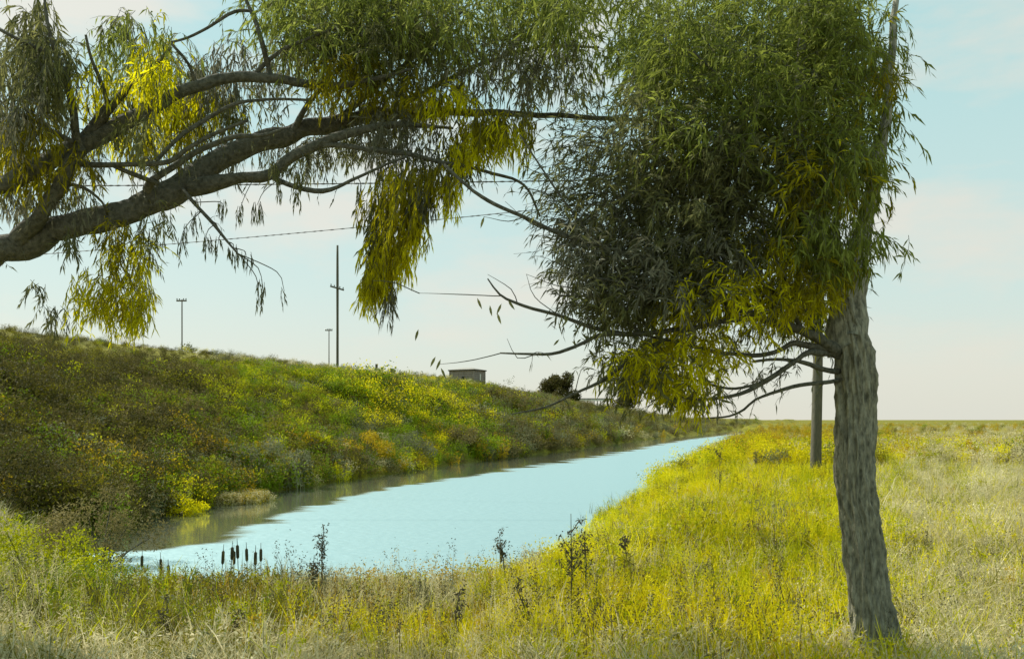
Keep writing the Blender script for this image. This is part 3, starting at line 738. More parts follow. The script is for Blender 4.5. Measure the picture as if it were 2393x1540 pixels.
# single leaves that stand clear of the crown, each hanging on its own thread of twig
lm = mesh_np('leaf', np.array([(0, 0, 0), (.009, .002, -.03), (.0075, 0, -.058), (.002, -.004, -.085), (-.0075, 0, -.055), (-.009, .002, -.028)])[[0, 1, 2, 3, 4, 5]],
             [(0, 1, 4, 5), (1, 2, 3, 4)])
lm.materials.append(M['lf_dark'])
rl = random.Random(5)
RWl = np.array(RW.location)
def clear_leaf(x, y, D, s=1.0, rot=None):
    o = bpy.data.objects.new('leaf', lm)
    o.location = tuple(P(x, y, D)-RWl); o.scale = (s, s, s)
    o.rotation_euler = rot or (rl.uniform(-1.2, 1.2), rl.uniform(-1.2, 1.2), rl.uniform(0, 6.28))
    link(o, RW)
tb = MB()
for (x, y) in [(978, 768), (1132, 505), (1145, 712), (1172, 708), (1162, 730), (1187, 700), (1018, 832), (1030, 838), (1030, 858), (1115, 695)]:
    clear_leaf(x, y, 5.8, .95, (rl.uniform(-.3, .3), rl.uniform(-.6, .6), rl.uniform(-.4, .4)))
LW_pts = [(1300+200*rl.random(), 300+520*rl.random()) for _ in range(200)]
for (x, y) in LW_pts:
    clear_leaf(x, y, rl.uniform(5.6, 6.3), rl.uniform(.7, 1.15))
for _ in range(70):
    clear_leaf(rl.uniform(1480, 1690), rl.uniform(820, 940), rl.uniform(5.5, 5.8), rl.uniform(.8, 1.2))
# fine twigs carrying them
rs = np.random.RandomState(3)
for (x0, y0, x1, y1) in [(1209, 708, 1140, 640), (1310, 738, 1230, 640), (1169, 690, 980, 684), (980, 684, 870, 655), (1399, 573, 1260, 560), (1316, 545, 1180, 470), (1223, 506, 1130, 505), (1399, 520, 1290, 430),
                         (1420, 450, 1300, 380), (1430, 350, 1290, 320), (1380, 780, 1340, 640), (1245, 828, 1185, 790), (1407, 782, 1400, 880), (1343, 918, 1360, 860), (1168, 824, 1025, 850), (1399, 560, 1310, 620),
                         (1090, 410, 1060, 520), (1300, 470, 1220, 440), (1450, 560, 1390, 440), (1450, 660, 1230, 640), (1480, 700, 1290, 720)]:
    a = P(x0, y0, 5.9); b = P(x1, y1, 5.8); mid = (a+b)/2+rs.randn(3)*.03
    pth, r_ = smooth_path([a, mid, b], [.0035, .0028, .0012], .05, .3, 1); tb.tube(pth, r_, 4)
tag(tb.build('twigs', M['twig'], RW), kind='stuff')

# ------------------------------------------------------------------ scattered vegetation (geometry nodes)
def tuft(n, h, spread, w, rs, lean=.5, seg=4):
    V = []; Q = []
    for k in range(n):
        a = rs.uniform(0, 6.28); r = spread*math.sqrt(rs.rand())
        b = np.array((r*math.cos(a), r*math.sin(a), -.02))
        hd = rs.uniform(0, 6.28); ln = rs.uniform(.05, lean)*(1.2 if rs.rand() < .8 else 2.2); hh = h*rs.uniform(.45, 1.15)
        out = np.array((math.cos(hd), math.sin(hd), 0)); side = np.array((-out[1], out[0], 0))*w*rs.uniform(.6, 1.2)/2
        sd = side*math.cos(rs.rand()*3)+out*w/2*math.sin(rs.rand()*3)
        base = len(V)
        for s in range(seg+1):
            t = s/seg
            c = b + out*ln*hh*t*t + np.array((0, 0, hh*(t-.35*ln*t*t)))
            ww = (1-t)**.7+.06
            V += [c-sd*ww, c+sd*ww]
        for s in range(seg): Q.append((base+2*s, base+2*s+1, base+2*s+3, base+2*s+2))
    return np.array(V), np.array(Q)
def seed_tuft(n, h, spread, rs, ls=.02):
    """thin stalks carrying fine seed heads"""
    V, Q = tuft(n, h, spread, .006, rs, .35)
    tips = V.reshape(n, -1, 3)[:, -4:, :].mean(1)
    base = np.repeat(tips, 9, 0)+rs.randn(n*9, 3)*np.array((.018, .018, .05))
    L_ = leaf_quads(base, rs.randn(len(base), 3), ls, ls*.45, rs)
    return np.vstack([V, L_]), np.vstack([Q, quads(len(base))+len(V)])
def leafy(n, rad, hgt, ls, rs, lw=.42):
    """weedy leaf clump with a ragged outline"""
    nl = 7
    cs = np.c_[rs.randn(nl, 2)*rad*.45, rs.uniform(.25, .95, nl)*hgt]
    k = rs.randint(0, nl, n)
    p = cs[k]+rs.randn(n, 3)*np.array((rad*.26, rad*.26, hgt*.17))
    p[:, 2] = np.abs(p[:, 2])
    d = rs.randn(n, 3)*.7+np.array((0, 0, .5))
    V = leaf_quads(p, d, ls*rs.uniform(.6, 1.3, n), ls*lw, rs, .1)
    Q = quads(n)
    V2, Q2 = tuft(10, hgt*.9, rad*.35, .012, rs, .4, 3)
    return np.vstack([V, V2]), np.vstack([Q, Q2+len(V)])
def spiky(n, rad, hgt, ls, rs):
    """goldenrod-like upright stalks set with narrow leaves"""
    V, Q = tuft(n, hgt, rad, .01, rs, .25, 4)
    st = V.reshape(n, -1, 3)
    m = 12
    f = rs.rand(n, m)*.75+.25
    i0 = np.minimum((f*4).astype(int), 3)
    c = (st[:, 0::2]+st[:, 1::2])/2
    pts = np.take_along_axis(c, i0[..., None].repeat(3, -1), 1)+rs.randn(n, m, 3)*.012
    pts = pts.reshape(-1, 3)
    d = rs.randn(len(pts), 3)*.8+np.array((0, 0, .35))
    lv = leaf_quads(pts, d, ls*rs.uniform(.6, 1.2, len(pts)), ls*.28, rs, .15)
    return np.vstack([V, lv]), np.vstack([Q, quads(len(pts))+len(V)])
PROTO = {}
def proto(key, VQ, mat):
    m = mesh_np(key, VQ[0], VQ[1]); m.materials.append(M[mat])
    o = bpy.data.objects.new(key, m)      # never linked to the scene: only a source of shape
    PROTO.setdefault(key, []).append(o); return o
def scatter(name, pts, rot, scl, tilt, idx, objs, kindname='stuff'):
    m = bpy.data.meshes.new(name)
    m.vertices.add(len(pts)); m.vertices.foreach_set('co', np.asarray(pts, np.float32).ravel())
    for nm, arr, tp in (('r', rot, 'FLOAT'), ('s', scl, 'FLOAT'), ('t', tilt, 'FLOAT'), ('k', idx, 'INT')):
        at = m.attributes.new(nm, tp, 'POINT')
        at.data.foreach_set('value', np.asarray(arr, np.int32 if tp == 'INT' else np.float32))
    o = bpy.data.objects.new(name, m); link(o); tag(o, kind='stuff')
    ng = bpy.data.node_groups.new(name, 'GeometryNodeTree')
    ng.interface.new_socket('Geometry', in_out='INPUT', socket_type='NodeSocketGeometry')
    ng.interface.new_socket('Geometry', in_out='OUTPUT', socket_type='NodeSocketGeometry')
    N = ng.nodes.new; L = ng.links.new
    gi = N('NodeGroupInput'); go = N('NodeGroupOutput')
    j = N('GeometryNodeJoinGeometry')
    for ob in reversed(objs):
        oi = N('GeometryNodeObjectInfo'); oi.inputs['Object'].default_value = ob
        oi.inputs['As Instance'].default_value = True
        L(oi.outputs['Geometry'], j.inputs[0])
    iop = N('GeometryNodeInstanceOnPoints')
    L(gi.outputs[0], iop.inputs['Points']); L(j.outputs[0], iop.inputs['Instance'])
    iop.inputs['Pick Instance'].default_value = True
    def na(nm, tp='FLOAT'):
        a = N('GeometryNodeInputNamedAttribute'); a.data_type = tp; a.inputs['Name'].default_value = nm
        return a.outputs['Attribute']
    L(na('k', 'INT'), iop.inputs['Instance Index'])
    cx = N('ShaderNodeCombineXYZ'); L(na('t'), cx.inputs[0]); L(na('r'), cx.inputs[2])
    L(cx.outputs[0], iop.inputs['Rotation'])
    L(na('s'), iop.inputs['Scale'])
    L(iop.outputs[0], go.inputs[0])
    md = o.modifiers.new('scatter', 'NODES'); md.node_group = ng
    return o
rs = np.random.RandomState(21)
SH_ = 0
GK = ['g_yel', 'g_lime', 'g_olive', 'g_green', 'g_straw', 'g_orange', 'g_brown', 'g_dark', 'g_mid']
near_objs = []   # 9 colours x 3 forms
for g in GK:
    for f in range(3):
        if f == 0: vq = tuft(24, .34, .10, .014, rs, 1.1)
        elif f == 1: vq = tuft(18, .46, .09, .012, rs, .8)
        else: vq = spiky(6, .10, .40, .05, rs)
        near_objs.append(proto(g+'_tuft', vq, g))
far_objs = []
for g in GK:
    for f in range(3):
        if f == 0: vq = leafy(330, .62, .75, .085, rs)
        elif f == 1: vq = leafy(260, .55, .6, .11, rs, .3)
        else: vq = spiky(34, .5, .95, .11, rs)
        far_objs.append(proto(g+'_clump', vq, g))
GI = {g: i for i, g in enumerate(GK)}
def pick(rows, r):
    """rows: list of (weight array, key) -> index array"""
    W = np.stack([np.maximum(w, 0)*np.ones(r.shape) for w, k in rows], -1)+1e-9
    W = np.cumsum(W/W.sum(-1, keepdims=True), -1)
    i = (r[:, None] > W).sum(-1)
    keys = np.array([GI[k] for w, k in rows])
    return keys[np.minimum(i, len(rows)-1)]
def bump(x, c, w): return np.exp(-((x-c)/w)**2)
def near_colour(px, py, X, Y, r):
    n1 = vnoise(X*1.1, Y*.8, 31); n2 = vnoise(X*2.3+4, Y*1.7, 32); n3 = vnoise(X*.6, Y*.5, 33)
    right = smoothstep(420, 560, px)
    left = 1-smoothstep(190, 330, px)
    mid = (1-right)*(1-left)
    far = 1-smoothstep(425, 470, py)
    bottom = smoothstep(618, 655, py)*(1-.45*smoothstep(560, 640, px))
    edge = 1-smoothstep(25, 60, px)
    fade = right*smoothstep(790, 850, px)
    return pick([
        (right*(2.0+1.1*n1)*(1-far)*(1-.6*bottom)+mid*(1.1+.6*n2)*(1-bottom)*smoothstep(590, 605, py), 'g_yel'),
        (right*(.8-.8*n1)*(1-.7*far)+mid*.4+left*.9*(1-bottom)+fade*1.0*(1-far), 'g_lime'),
        (left*2.0+right*(.28+.3*n2)+mid*.1+right*far*.4, 'g_olive'),
        (left*(1.1+.6*n2)*(1-bottom)+right*.1+bump(px, 70, 40)*.8*(1-bottom), 'g_green'),
        (right*smoothstep(850, 960, px)*9*(1-.6*far)+bottom*4.2*(.8+.4*n2)+edge*2.4+mid*1.1*(1-smoothstep(588, 600, py))+.08+right*.5*np.maximum(n3-.15, 0), 'g_straw'),
        (right*far*2.6+mid*(.5+.4*n1)*(1-bottom)+right*.10+bump(px, 215, 40)*.8*(1-bottom), 'g_orange'),
        (left*(.35-.2*n1)*(1-bottom)+right*.12+far*.25+mid*.1, 'g_brown'),
        (left*.2*(1-bottom)+right*.04, 'g_dark'),
        (  .05+left*.12+right*.8*bump(px, 765, 35)*bump(py, 520, 14)+bottom*.4+mid*.5*(1-smoothstep(585, 600, py)), 'g_mid')], r)
def sample_polar(n, D0, D1, pw, p0=-220, p1=1240):
    u = rs.rand(n)
    D = (D0**(1-pw)+(D1**(1-pw)-D0**(1-pw))*u)**(1/(1-pw))
    px = rs.uniform(p0, p1, n)
    return (px-CX)/F*D, D
def near_grass(name, n, D0, D1, pw, sc, dens=1.0, forms=(0, 1, 2), objs=near_objs, below=.25):
    X, Y = sample_polar(n, D0, D1, pw)
    can, dc, bank, plat = shape_info(X, Y)
    ok = ~can & ~bank & ~plat
    ok &= ~((dc < .12))
    X = X[ok]; Y = Y[ok]
    Z = gz(X, Y); px, py = to_px(X, Y, Z+.2)
    thin = rs.rand(len(X)) < .95-.0*px
    # a bare pale sandy gap in the meadow
    qx, qy = to_px(X, Y, Z)
    bare = np.exp(-((qx-575-(qy-620)*.15)/20)**2)*smoothstep(575, 610, qy)
    thin &= rs.rand(len(X)) > bare*.95
    X, Y, Z, px, py = X[thin], Y[thin], Z[thin], px[thin], py[thin]
    k = near_colour(px, py, X, Y, rs.rand(len(X)))
    f = rs.choice(forms, len(X))
    s = sc*rs.uniform(.6, 1.25, len(X))*(1-.35*smoothstep(300, 360, px)*(1-smoothstep(480, 560, px))*(Y < 14))
    s = s*np.where((Y > 100), 1.0, 1.0)
    scatter(name, np.c_[X, Y, Z-.01], rs.rand(len(X))*6.28, s, rs.randn(len(X))*.12, k*3+f, objs)
near_grass('meadow_grass', 15000, 4.0, 13, 1.5, .92)
near_grass('meadow_grass', 17000, 12, 36, 1.5, 1.15)
near_grass('field_grass', 7000, 34, 420, 1.6, 1.0, objs=far_objs)
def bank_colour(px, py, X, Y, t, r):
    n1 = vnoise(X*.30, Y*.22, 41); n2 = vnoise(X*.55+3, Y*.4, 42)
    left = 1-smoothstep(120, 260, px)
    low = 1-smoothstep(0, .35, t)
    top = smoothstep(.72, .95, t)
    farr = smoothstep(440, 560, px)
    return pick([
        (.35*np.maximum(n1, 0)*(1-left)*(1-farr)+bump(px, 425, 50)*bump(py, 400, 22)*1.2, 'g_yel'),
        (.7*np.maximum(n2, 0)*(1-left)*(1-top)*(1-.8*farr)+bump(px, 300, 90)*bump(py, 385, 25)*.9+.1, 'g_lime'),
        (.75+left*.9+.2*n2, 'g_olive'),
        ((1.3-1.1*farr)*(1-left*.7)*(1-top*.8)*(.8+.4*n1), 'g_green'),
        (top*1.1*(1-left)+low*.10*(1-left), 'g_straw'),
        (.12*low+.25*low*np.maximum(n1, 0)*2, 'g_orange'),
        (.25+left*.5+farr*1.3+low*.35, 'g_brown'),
        (.25+left*5*(1-low*.4)+farr*.35, 'g_dark'),  # left end: shade of unseen trees put in as darker weed colour
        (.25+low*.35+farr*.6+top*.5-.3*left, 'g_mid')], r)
def bank_scatter(name, n, D0, D1, pw, sc, objs=far_objs, forms=(0, 1, 2)):
    X, Y = sample_polar(n, D0, D1, pw, -260, 1000)
    can, dc, bank, plat = shape_info(X, Y)
    ok = bank & (X > -60)
    X = X[ok]; Y = Y[ok]
    dF, _ = pdist(X, Y, FOOT); dC, _ = pdist(X, Y, CREST); t = dF/(dF+dC)
    Z = gz(X, Y); px, py = to_px(X, Y, Z+.3)
    k = bank_colour(px, py, X, Y, t, rs.rand(len(X)))
    f = rs.choice(forms, len(X))
    s = sc*rs.uniform(.55, 1.3, len(X))*(1.15-.75*smoothstep(.55, .93, t))
    s *= 1+.5*np.maximum(0, vnoise(X*.5, Y*.5, 44))*(t < .6)
    scatter(name, np.c_[X, Y, Z-.04], rs.rand(len(X))*6.28, s, rs.randn(len(X))*.15, k*3+f, objs)
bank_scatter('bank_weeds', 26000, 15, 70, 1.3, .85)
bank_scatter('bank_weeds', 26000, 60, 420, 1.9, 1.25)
# low growth along the top of the embankment, beyond the crest
X, Y = sample_polar(5000, 34, 200, 1.4, -260, 760)
c_, d_c, b_, p_ = shape_info(X, Y)
dC, _ = pdist(X, Y, CREST)
ok = p_ & (dC < 9); X, Y = X[ok], Y[ok]
scatter('embankment_top_grass', np.c_[X, Y, gz(X, Y)-.05], rs.rand(len(X))*6.28, rs.uniform(.3, .6, len(X)), rs.randn(len(X))*.1,
        pick([(1, 'g_straw'), (1, 'g_mid'), (.6, 'g_olive')], rs.rand(len(X)))*3+rs.choice((0, 1, 2), len(X)), far_objs)
ro = [proto('reed_tuft', tuft(12, .75, .10, .013, rs, .3), k_) for k_ in ('g_olive', 'seed', 'g_mid', 'g_dark')]
X, Y = sample_polar(2600, 9, 60, 1.2, -200, 1000)
c_, dc, b_, p_ = shape_info(X, Y)
ok = ~b_ & ~p_ & ((~c_ & (dc < 1.2)) | (c_ & (dc < .35))) & (pdist(X, Y, NEAR)[0] < 1.3) & (rs.rand(len(X)) < .35+.9*np.maximum(0, vnoise(X*1.3, Y*1.3, 61))); X, Y = X[ok], Y[ok]
scatter('shore_reeds', np.c_[X, Y, gz(X, Y)-.02], rs.rand(len(X))*6.28, rs.uniform(.45, .95, len(X)), rs.randn(len(X))*.1, rs.randint(0, 4, len(X)), ro)
# leafy weeds along the near edge of the water
X, Y = sample_polar(5000, 9, 60, 1.3, -200, 1000)
c_, dc, b_, p_ = shape_info(X, Y)
ok = ~c_ & ~b_ & ~p_ & (dc < 2.6); X, Y, dc = X[ok], Y[ok], dc[ok]
Z = gz(X, Y); px, py = to_px(X, Y, Z+.3)
k = near_colour(px, py-0, X, Y, rs.rand(len(X)))
scatter('shore_weeds', np.c_[X, Y, Z-.03], rs.rand(len(X))*6.28, rs.uniform(.22, .5, len(X)), rs.randn(len(X))*.15, k*3+rs.choice((0, 1, 2), len(X)), far_objs)
# seed-bearing stalks in the foreground
so = [proto('seed_stalks', seed_tuft(7, .5, .08, rs), 'seed'), proto('seed_stalks', seed_tuft(5, .6, .06, rs, .024), 'seed'), proto('straw_stalks', seed_tuft(8, .5, .1, rs, .018), 'g_straw')]
X, Y = sample_polar(1300, 6.3, 24, 1.7, -100, 1100)
c_, dc, b_, p_ = shape_info(X, Y)
ok = ~c_ & ~b_ & ~p_ & (dc > .2); X, Y = X[ok], Y[ok]
scatter('seed_stalks', np.c_[X, Y, gz(X, Y)], rs.rand(len(X))*6.28, rs.uniform(.6, 1.1, len(X)), rs.randn(len(X))*.12, rs.choice((0, 1, 2, 2), len(X)), so)

# ------------------------------------------------------------------ shrubs that can be told apart
def cloud_shrub(name, cx, base_y, D, wpx, hpx, mat, label, n, ls, group=None, dome=False):
    Xc = (cx-CX)/F*D; w = wpx/F*D; h = hpx/F*D
    z0 = float(gz(np.array([Xc]), np.array([D]))[0])
    if base_y is not None: z0 = CZ-(base_y-HOR)/F*D
    t = thing(name, (Xc, D, z0-.1), label, 'shrub' if not dome else 'tree', group)
    r = np.random.RandomState(int(cx*7+D))
    nl = 16
    a = r.rand(nl)*6.28; rr = np.sqrt(r.rand(nl))*.5*w
    if dome:
        cs = np.c_[rr*np.cos(a), rr*np.sin(a), np.clip((1-(rr/(.55*w))**2)*h*r.uniform(.45, .9, nl), .12*h, None)]
    else:
        cs = np.c_[rr*np.cos(a), rr*np.sin(a), (1-(rr/(.62*w))**2)*h*r.uniform(.25, .85, nl)]
    k = r.randint(0, nl, n)
    g = r.randn(n, 3); g /= np.linalg.norm(g, axis=1)[:, None]; g *= r.rand(n, 1)**.4
    p = cs[k]+g*np.array((.17*w, .17*w, .20*h))
    p[:, 2] = np.abs(p[:, 2])
    V = leaf_quads(p+np.array((Xc, D, z0)), r.randn(n, 3)+np.array((0, 0, .3)), ls*r.uniform(.6, 1.3, n), ls*.4, r, .1)
    o = part('foliage', V, quads(n), M[mat], t); tag(o, kind='stuff')
    mb = MB()
    for q in range(nl):
        c = cs[q]; pth, ra = smooth_path([(Xc+.1*c[0], D+.1*c[1], z0-.15), (Xc+.5*c[0], D+.5*c[1], z0+.5*c[2]), (Xc+c[0], D+c[1], z0+c[2])], [.03*w*.3+.01, .02*w*.3+.006, .005], .2, .2, q)
        mb.tube(pth, ra, 4)
    mb.build('stems', M['twig'], t)
    return t
cloud_shrub('shrub', 182, None, 26.5, 52, 26, 'g_yel', 'low golden yellow bush at the water edge on the left of the far bank', 2600, .10)
cloud_shrub('shrub', 272, None, 36.5, 70, 40, 'g_mid', 'pale grey-green bush low on the far bank, right of the golden bush', 3400, .11)
cloud_shrub('shrub', 365, None, 46, 52, 36, 'g_orange', 'ochre bush on the far shore below the tall pole', 3000, .12)
cloud_shrub('shrub', 412, None, 52, 46, 32, 'g_mid', 'grey-green bush on the far shore just right of the ochre bush', 2600, .13)
cloud_shrub('shrub', 316, None, 42, 40, 30, 'g_lime', 'bright lime green bush between the pale bush and the ochre bush', 2200, .12)
cloud_shrub('shrub', 455, None, 60, 52, 30, 'g_brown', 'brownish bush at the water edge below the shed', 2600, .14)
cloud_shrub('round_tree', 559, 404, 150, 40, 36, 'g_dark', 'small round dark tree on the embankment skyline right of the shed', 7000, .5, dome=True)
cloud_shrub('dark_thicket', 628, 411, 165, 26, 36, 'g_dark', 'ragged dark thicket on the skyline right of the flat bridge', 4200, .45, dome=True)
cloud_shrub('shrub', 186, 352.5, 64, 18, 11, 'g_mid', 'small sprig of leaves on the crest at the foot of the left distant pole', 260, .16)

cloud_shrub('shrub', 38, None, 12.6, 140, 112, 'g_lime', 'large leafy green bush at the left edge of the foreground', 5200, .06)
cloud_shrub('shrub', 100, None, 17.5, 110, 88, 'g_brown', 'tall brown-olive thicket closing the left end of the water', 5600, .07)
cloud_shrub('shrub', 20, None, 22, 150, 100, 'g_dark', 'dark bush behind the green foreground bush at the left edge', 5200, .09)
cloud_shrub('shrub', 118, None, 12.0, 120, 58, 'g_green', 'low green bush between the green edge bush and the cattails', 3600, .05)
cloud_shrub('shrub', 205, None, 11.4, 100, 52, 'g_olive', 'tawny olive clump just below the cattails', 3600, .045)
# low floating mat of straw-coloured weed spit at the far shore
X = rs.uniform(-1, 1, 900); Yy = rs.uniform(-1, 1, 900); ok = X**2+Yy**2 < 1; X, Yy = X[ok], Yy[ok]
cx0, cy0 = P(222/K, 500/K, 31)[0], 31.0
Xs = cx0+X*1.6; Ys = cy0-.6+Yy*1.5
sh_idx = pick([(1.4, 'g_straw'), (.8, 'g_olive'), (.5, 'g_orange')], rs.rand(len(X)))*3+rs.choice((0, 2), len(X))
scatter('shore_reeds', np.c_[Xs, Ys, np.full(len(Xs), WZ-.05)], rs.rand(len(X))*6.28, rs.uniform(.35, .6, len(X)), rs.randn(len(X))*.1, sh_idx, far_objs)

# ------------------------------------------------------------------ utility poles
def upole(px, top_y, D, base_z, r, arm_y=None, arm_w=1.5, tilt=0.0, label='', group=None, arm2=None):
    X = (px-CX)/F*D; zt = CZ+(HOR-top_y)/F*D
    t = thing('utility_pole', (X, D, base_z), label, 'pole', group)
    mb = MB(); pth, ra = smooth_path([(X, D, base_z-.3), (X, D, (zt+base_z)/2), (X, D, zt)], [r, r*.88, r*.7], .8, .02, 3)
    mb.tube(pth, ra, 10); mb.build('shaft', M['wood_grey'], t, True)
    if arm_y:
        za = CZ+(HOR-arm_y)/F*D
        mb = MB()
        a = np.array((X-arm_w/2*math.cos(tilt), D-r-.05, za+arm_w/2*math.sin(tilt))); b = np.array((X+arm_w/2*math.cos(tilt), D-r-.05, za-arm_w/2*math.sin(tilt)))
        mb.tube([a, (a+b)/2, b], [.07, .07, .07], 4); mb.build('crossarm', M['wood_grey'], t)
        for f in (.06, .30, .70, .94):
            c = a*(1-f)+b*f
            mb = MB(); mb.tube([c+(0, 0, .06), c+(0, 0, .12), c+(0, 0, .17), c+(0, 0, .24)], [.02, .05, .06, .025], 8)
            mb.build('insulator', M['glass'], t, True)
    return t
def crest_z(px, D):
    return float(gz(np.array([(px-CX)/F*D]), np.array([D]))[0])
upole(337.5, 245, 79, crest_z(337.5, 79), .13, 288, 1.25, math.radians(16), 'tallest bare utility pole with one tilted crossarm, standing on the bank crest')
upole(182, 299, 84, crest_z(182, 84), .075, 300.5, .95, 0, 'thin distant utility pole with a crossarm, left of the tallest pole')
upole(329, 328, 118, crest_z(329, 118), .085, 330, .95, 0, 'short distant utility pole with a crossarm just left of the tallest pole')
for (px, ty, D, lab) in ((376.5, 363.5, 84, 'short dark post stub on the crest right of the tallest pole'), (392, 368, 88, 'lower squat post stub on the crest nearer the shed')):
    X = (px-CX)/F*D; zb = crest_z(px, D)
    t = thing('post_stub', (X, D, zb), lab, 'post')
    mb = MB(); zt = CZ+(HOR-ty)/F*D
    mb.tube([(X, D, zb-.2), (X, D, zt-.05), (X, D, zt)], [.13, .12, .10] if px < 380 else [.28, .26, .2], 8); mb.build('shaft', M['wood_grey'], t)
# square-cut pole in the meadow, beside the right willow
PX, PD = (817.5-CX)/F*31, 31.0
pz = float(gz(np.array([PX]), np.array([PD]))[0])
t = thing('utility_pole', (PX, PD, pz), 'thick grey wooden pole rising from the meadow just left of the willow trunk', 'pole')
mb = MB(); pth, ra = smooth_path([(PX-.07, PD, pz-.3), (PX, PD, pz+3), (PX+.05, PD, pz+7), (PX+.05, PD, 10.4)], [.185, .17, .155, .14], .5, .03, 9)
mb.tube(pth, ra, 12, .01, 2); mb.build('shaft', M['wood_grey'], t, True)
mb = MB(); mb.box((PX, PD-.2, 9.85), (1.8, .1, .12)); mb.build('crossarm', M['wood_grey'], t)
for q in (-.8, .8):
    mb = MB(); mb.tube([(PX+q, PD-.2, 9.92), (PX+q, PD-.2, 10.0), (PX+q, PD-.2, 10.12)], [.03, .05, .03], 8); mb.build('insulator', M['glass'], t, True)
# pole outside the frame on the left that carries the same wires
def off_pole(X, Y, zt):
    z = float(gz(np.array([X]), np.array([Y]))[0])
    t = thing('utility_pole', (X, Y, z), 'wooden pole beyond the left edge carrying the wires', 'pole')
    mb = MB(); mb.tube([(X, Y, z-.3), (X, Y, zt/2+z/2), (X, Y, zt)], [.17, .15, .13], 12); mb.build('shaft', M['wood_grey'], t, True)
off_pole(-34, 36, 13.5)
def wire(pts, r, label, sag=.25):
    a, b = map(np.array, pts)
    n = 60
    tt_ = np.linspace(0, 1, n)[:, None]
    path = a*(1-tt_)+b*tt_; path[:, 2] -= (4*sag*tt_*(1-tt_))[:, 0]
    mb = MB(); mb.tube(path, np.full(n, r), 5)
    # twisted joints strung along the line
    rsw = np.random.RandomState(int(r*1e5)+len(label))
    for f in np.linspace(.02, .98, 150)+rsw.uniform(-.002, .002, 150):
        c = a*(1-f)+b*f; c[2] -= 4*sag*f*(1-f); d = (b-a)/np.linalg.norm(b-a)*.11
        mb.tube([c-d, c, c+d], [r, r*1.9, r], 4)
    o = mb.build('wire', M['wire']); tag(o, label, 'wire', 'overhead wires'); return o
Pl = lambda x, y, D: P(x, y, D)
wire((Pl(-900, 432, 31.5), (PX-.8, PD-.2, 10.12)), .016, 'upper overhead wire running level across the sky behind the willow limbs', .15)
wire((Pl(-900, 650, 46), (PX+.8, PD-.2, 10.12)), .013, 'lower overhead wire slanting up to the right across the sky', .5)

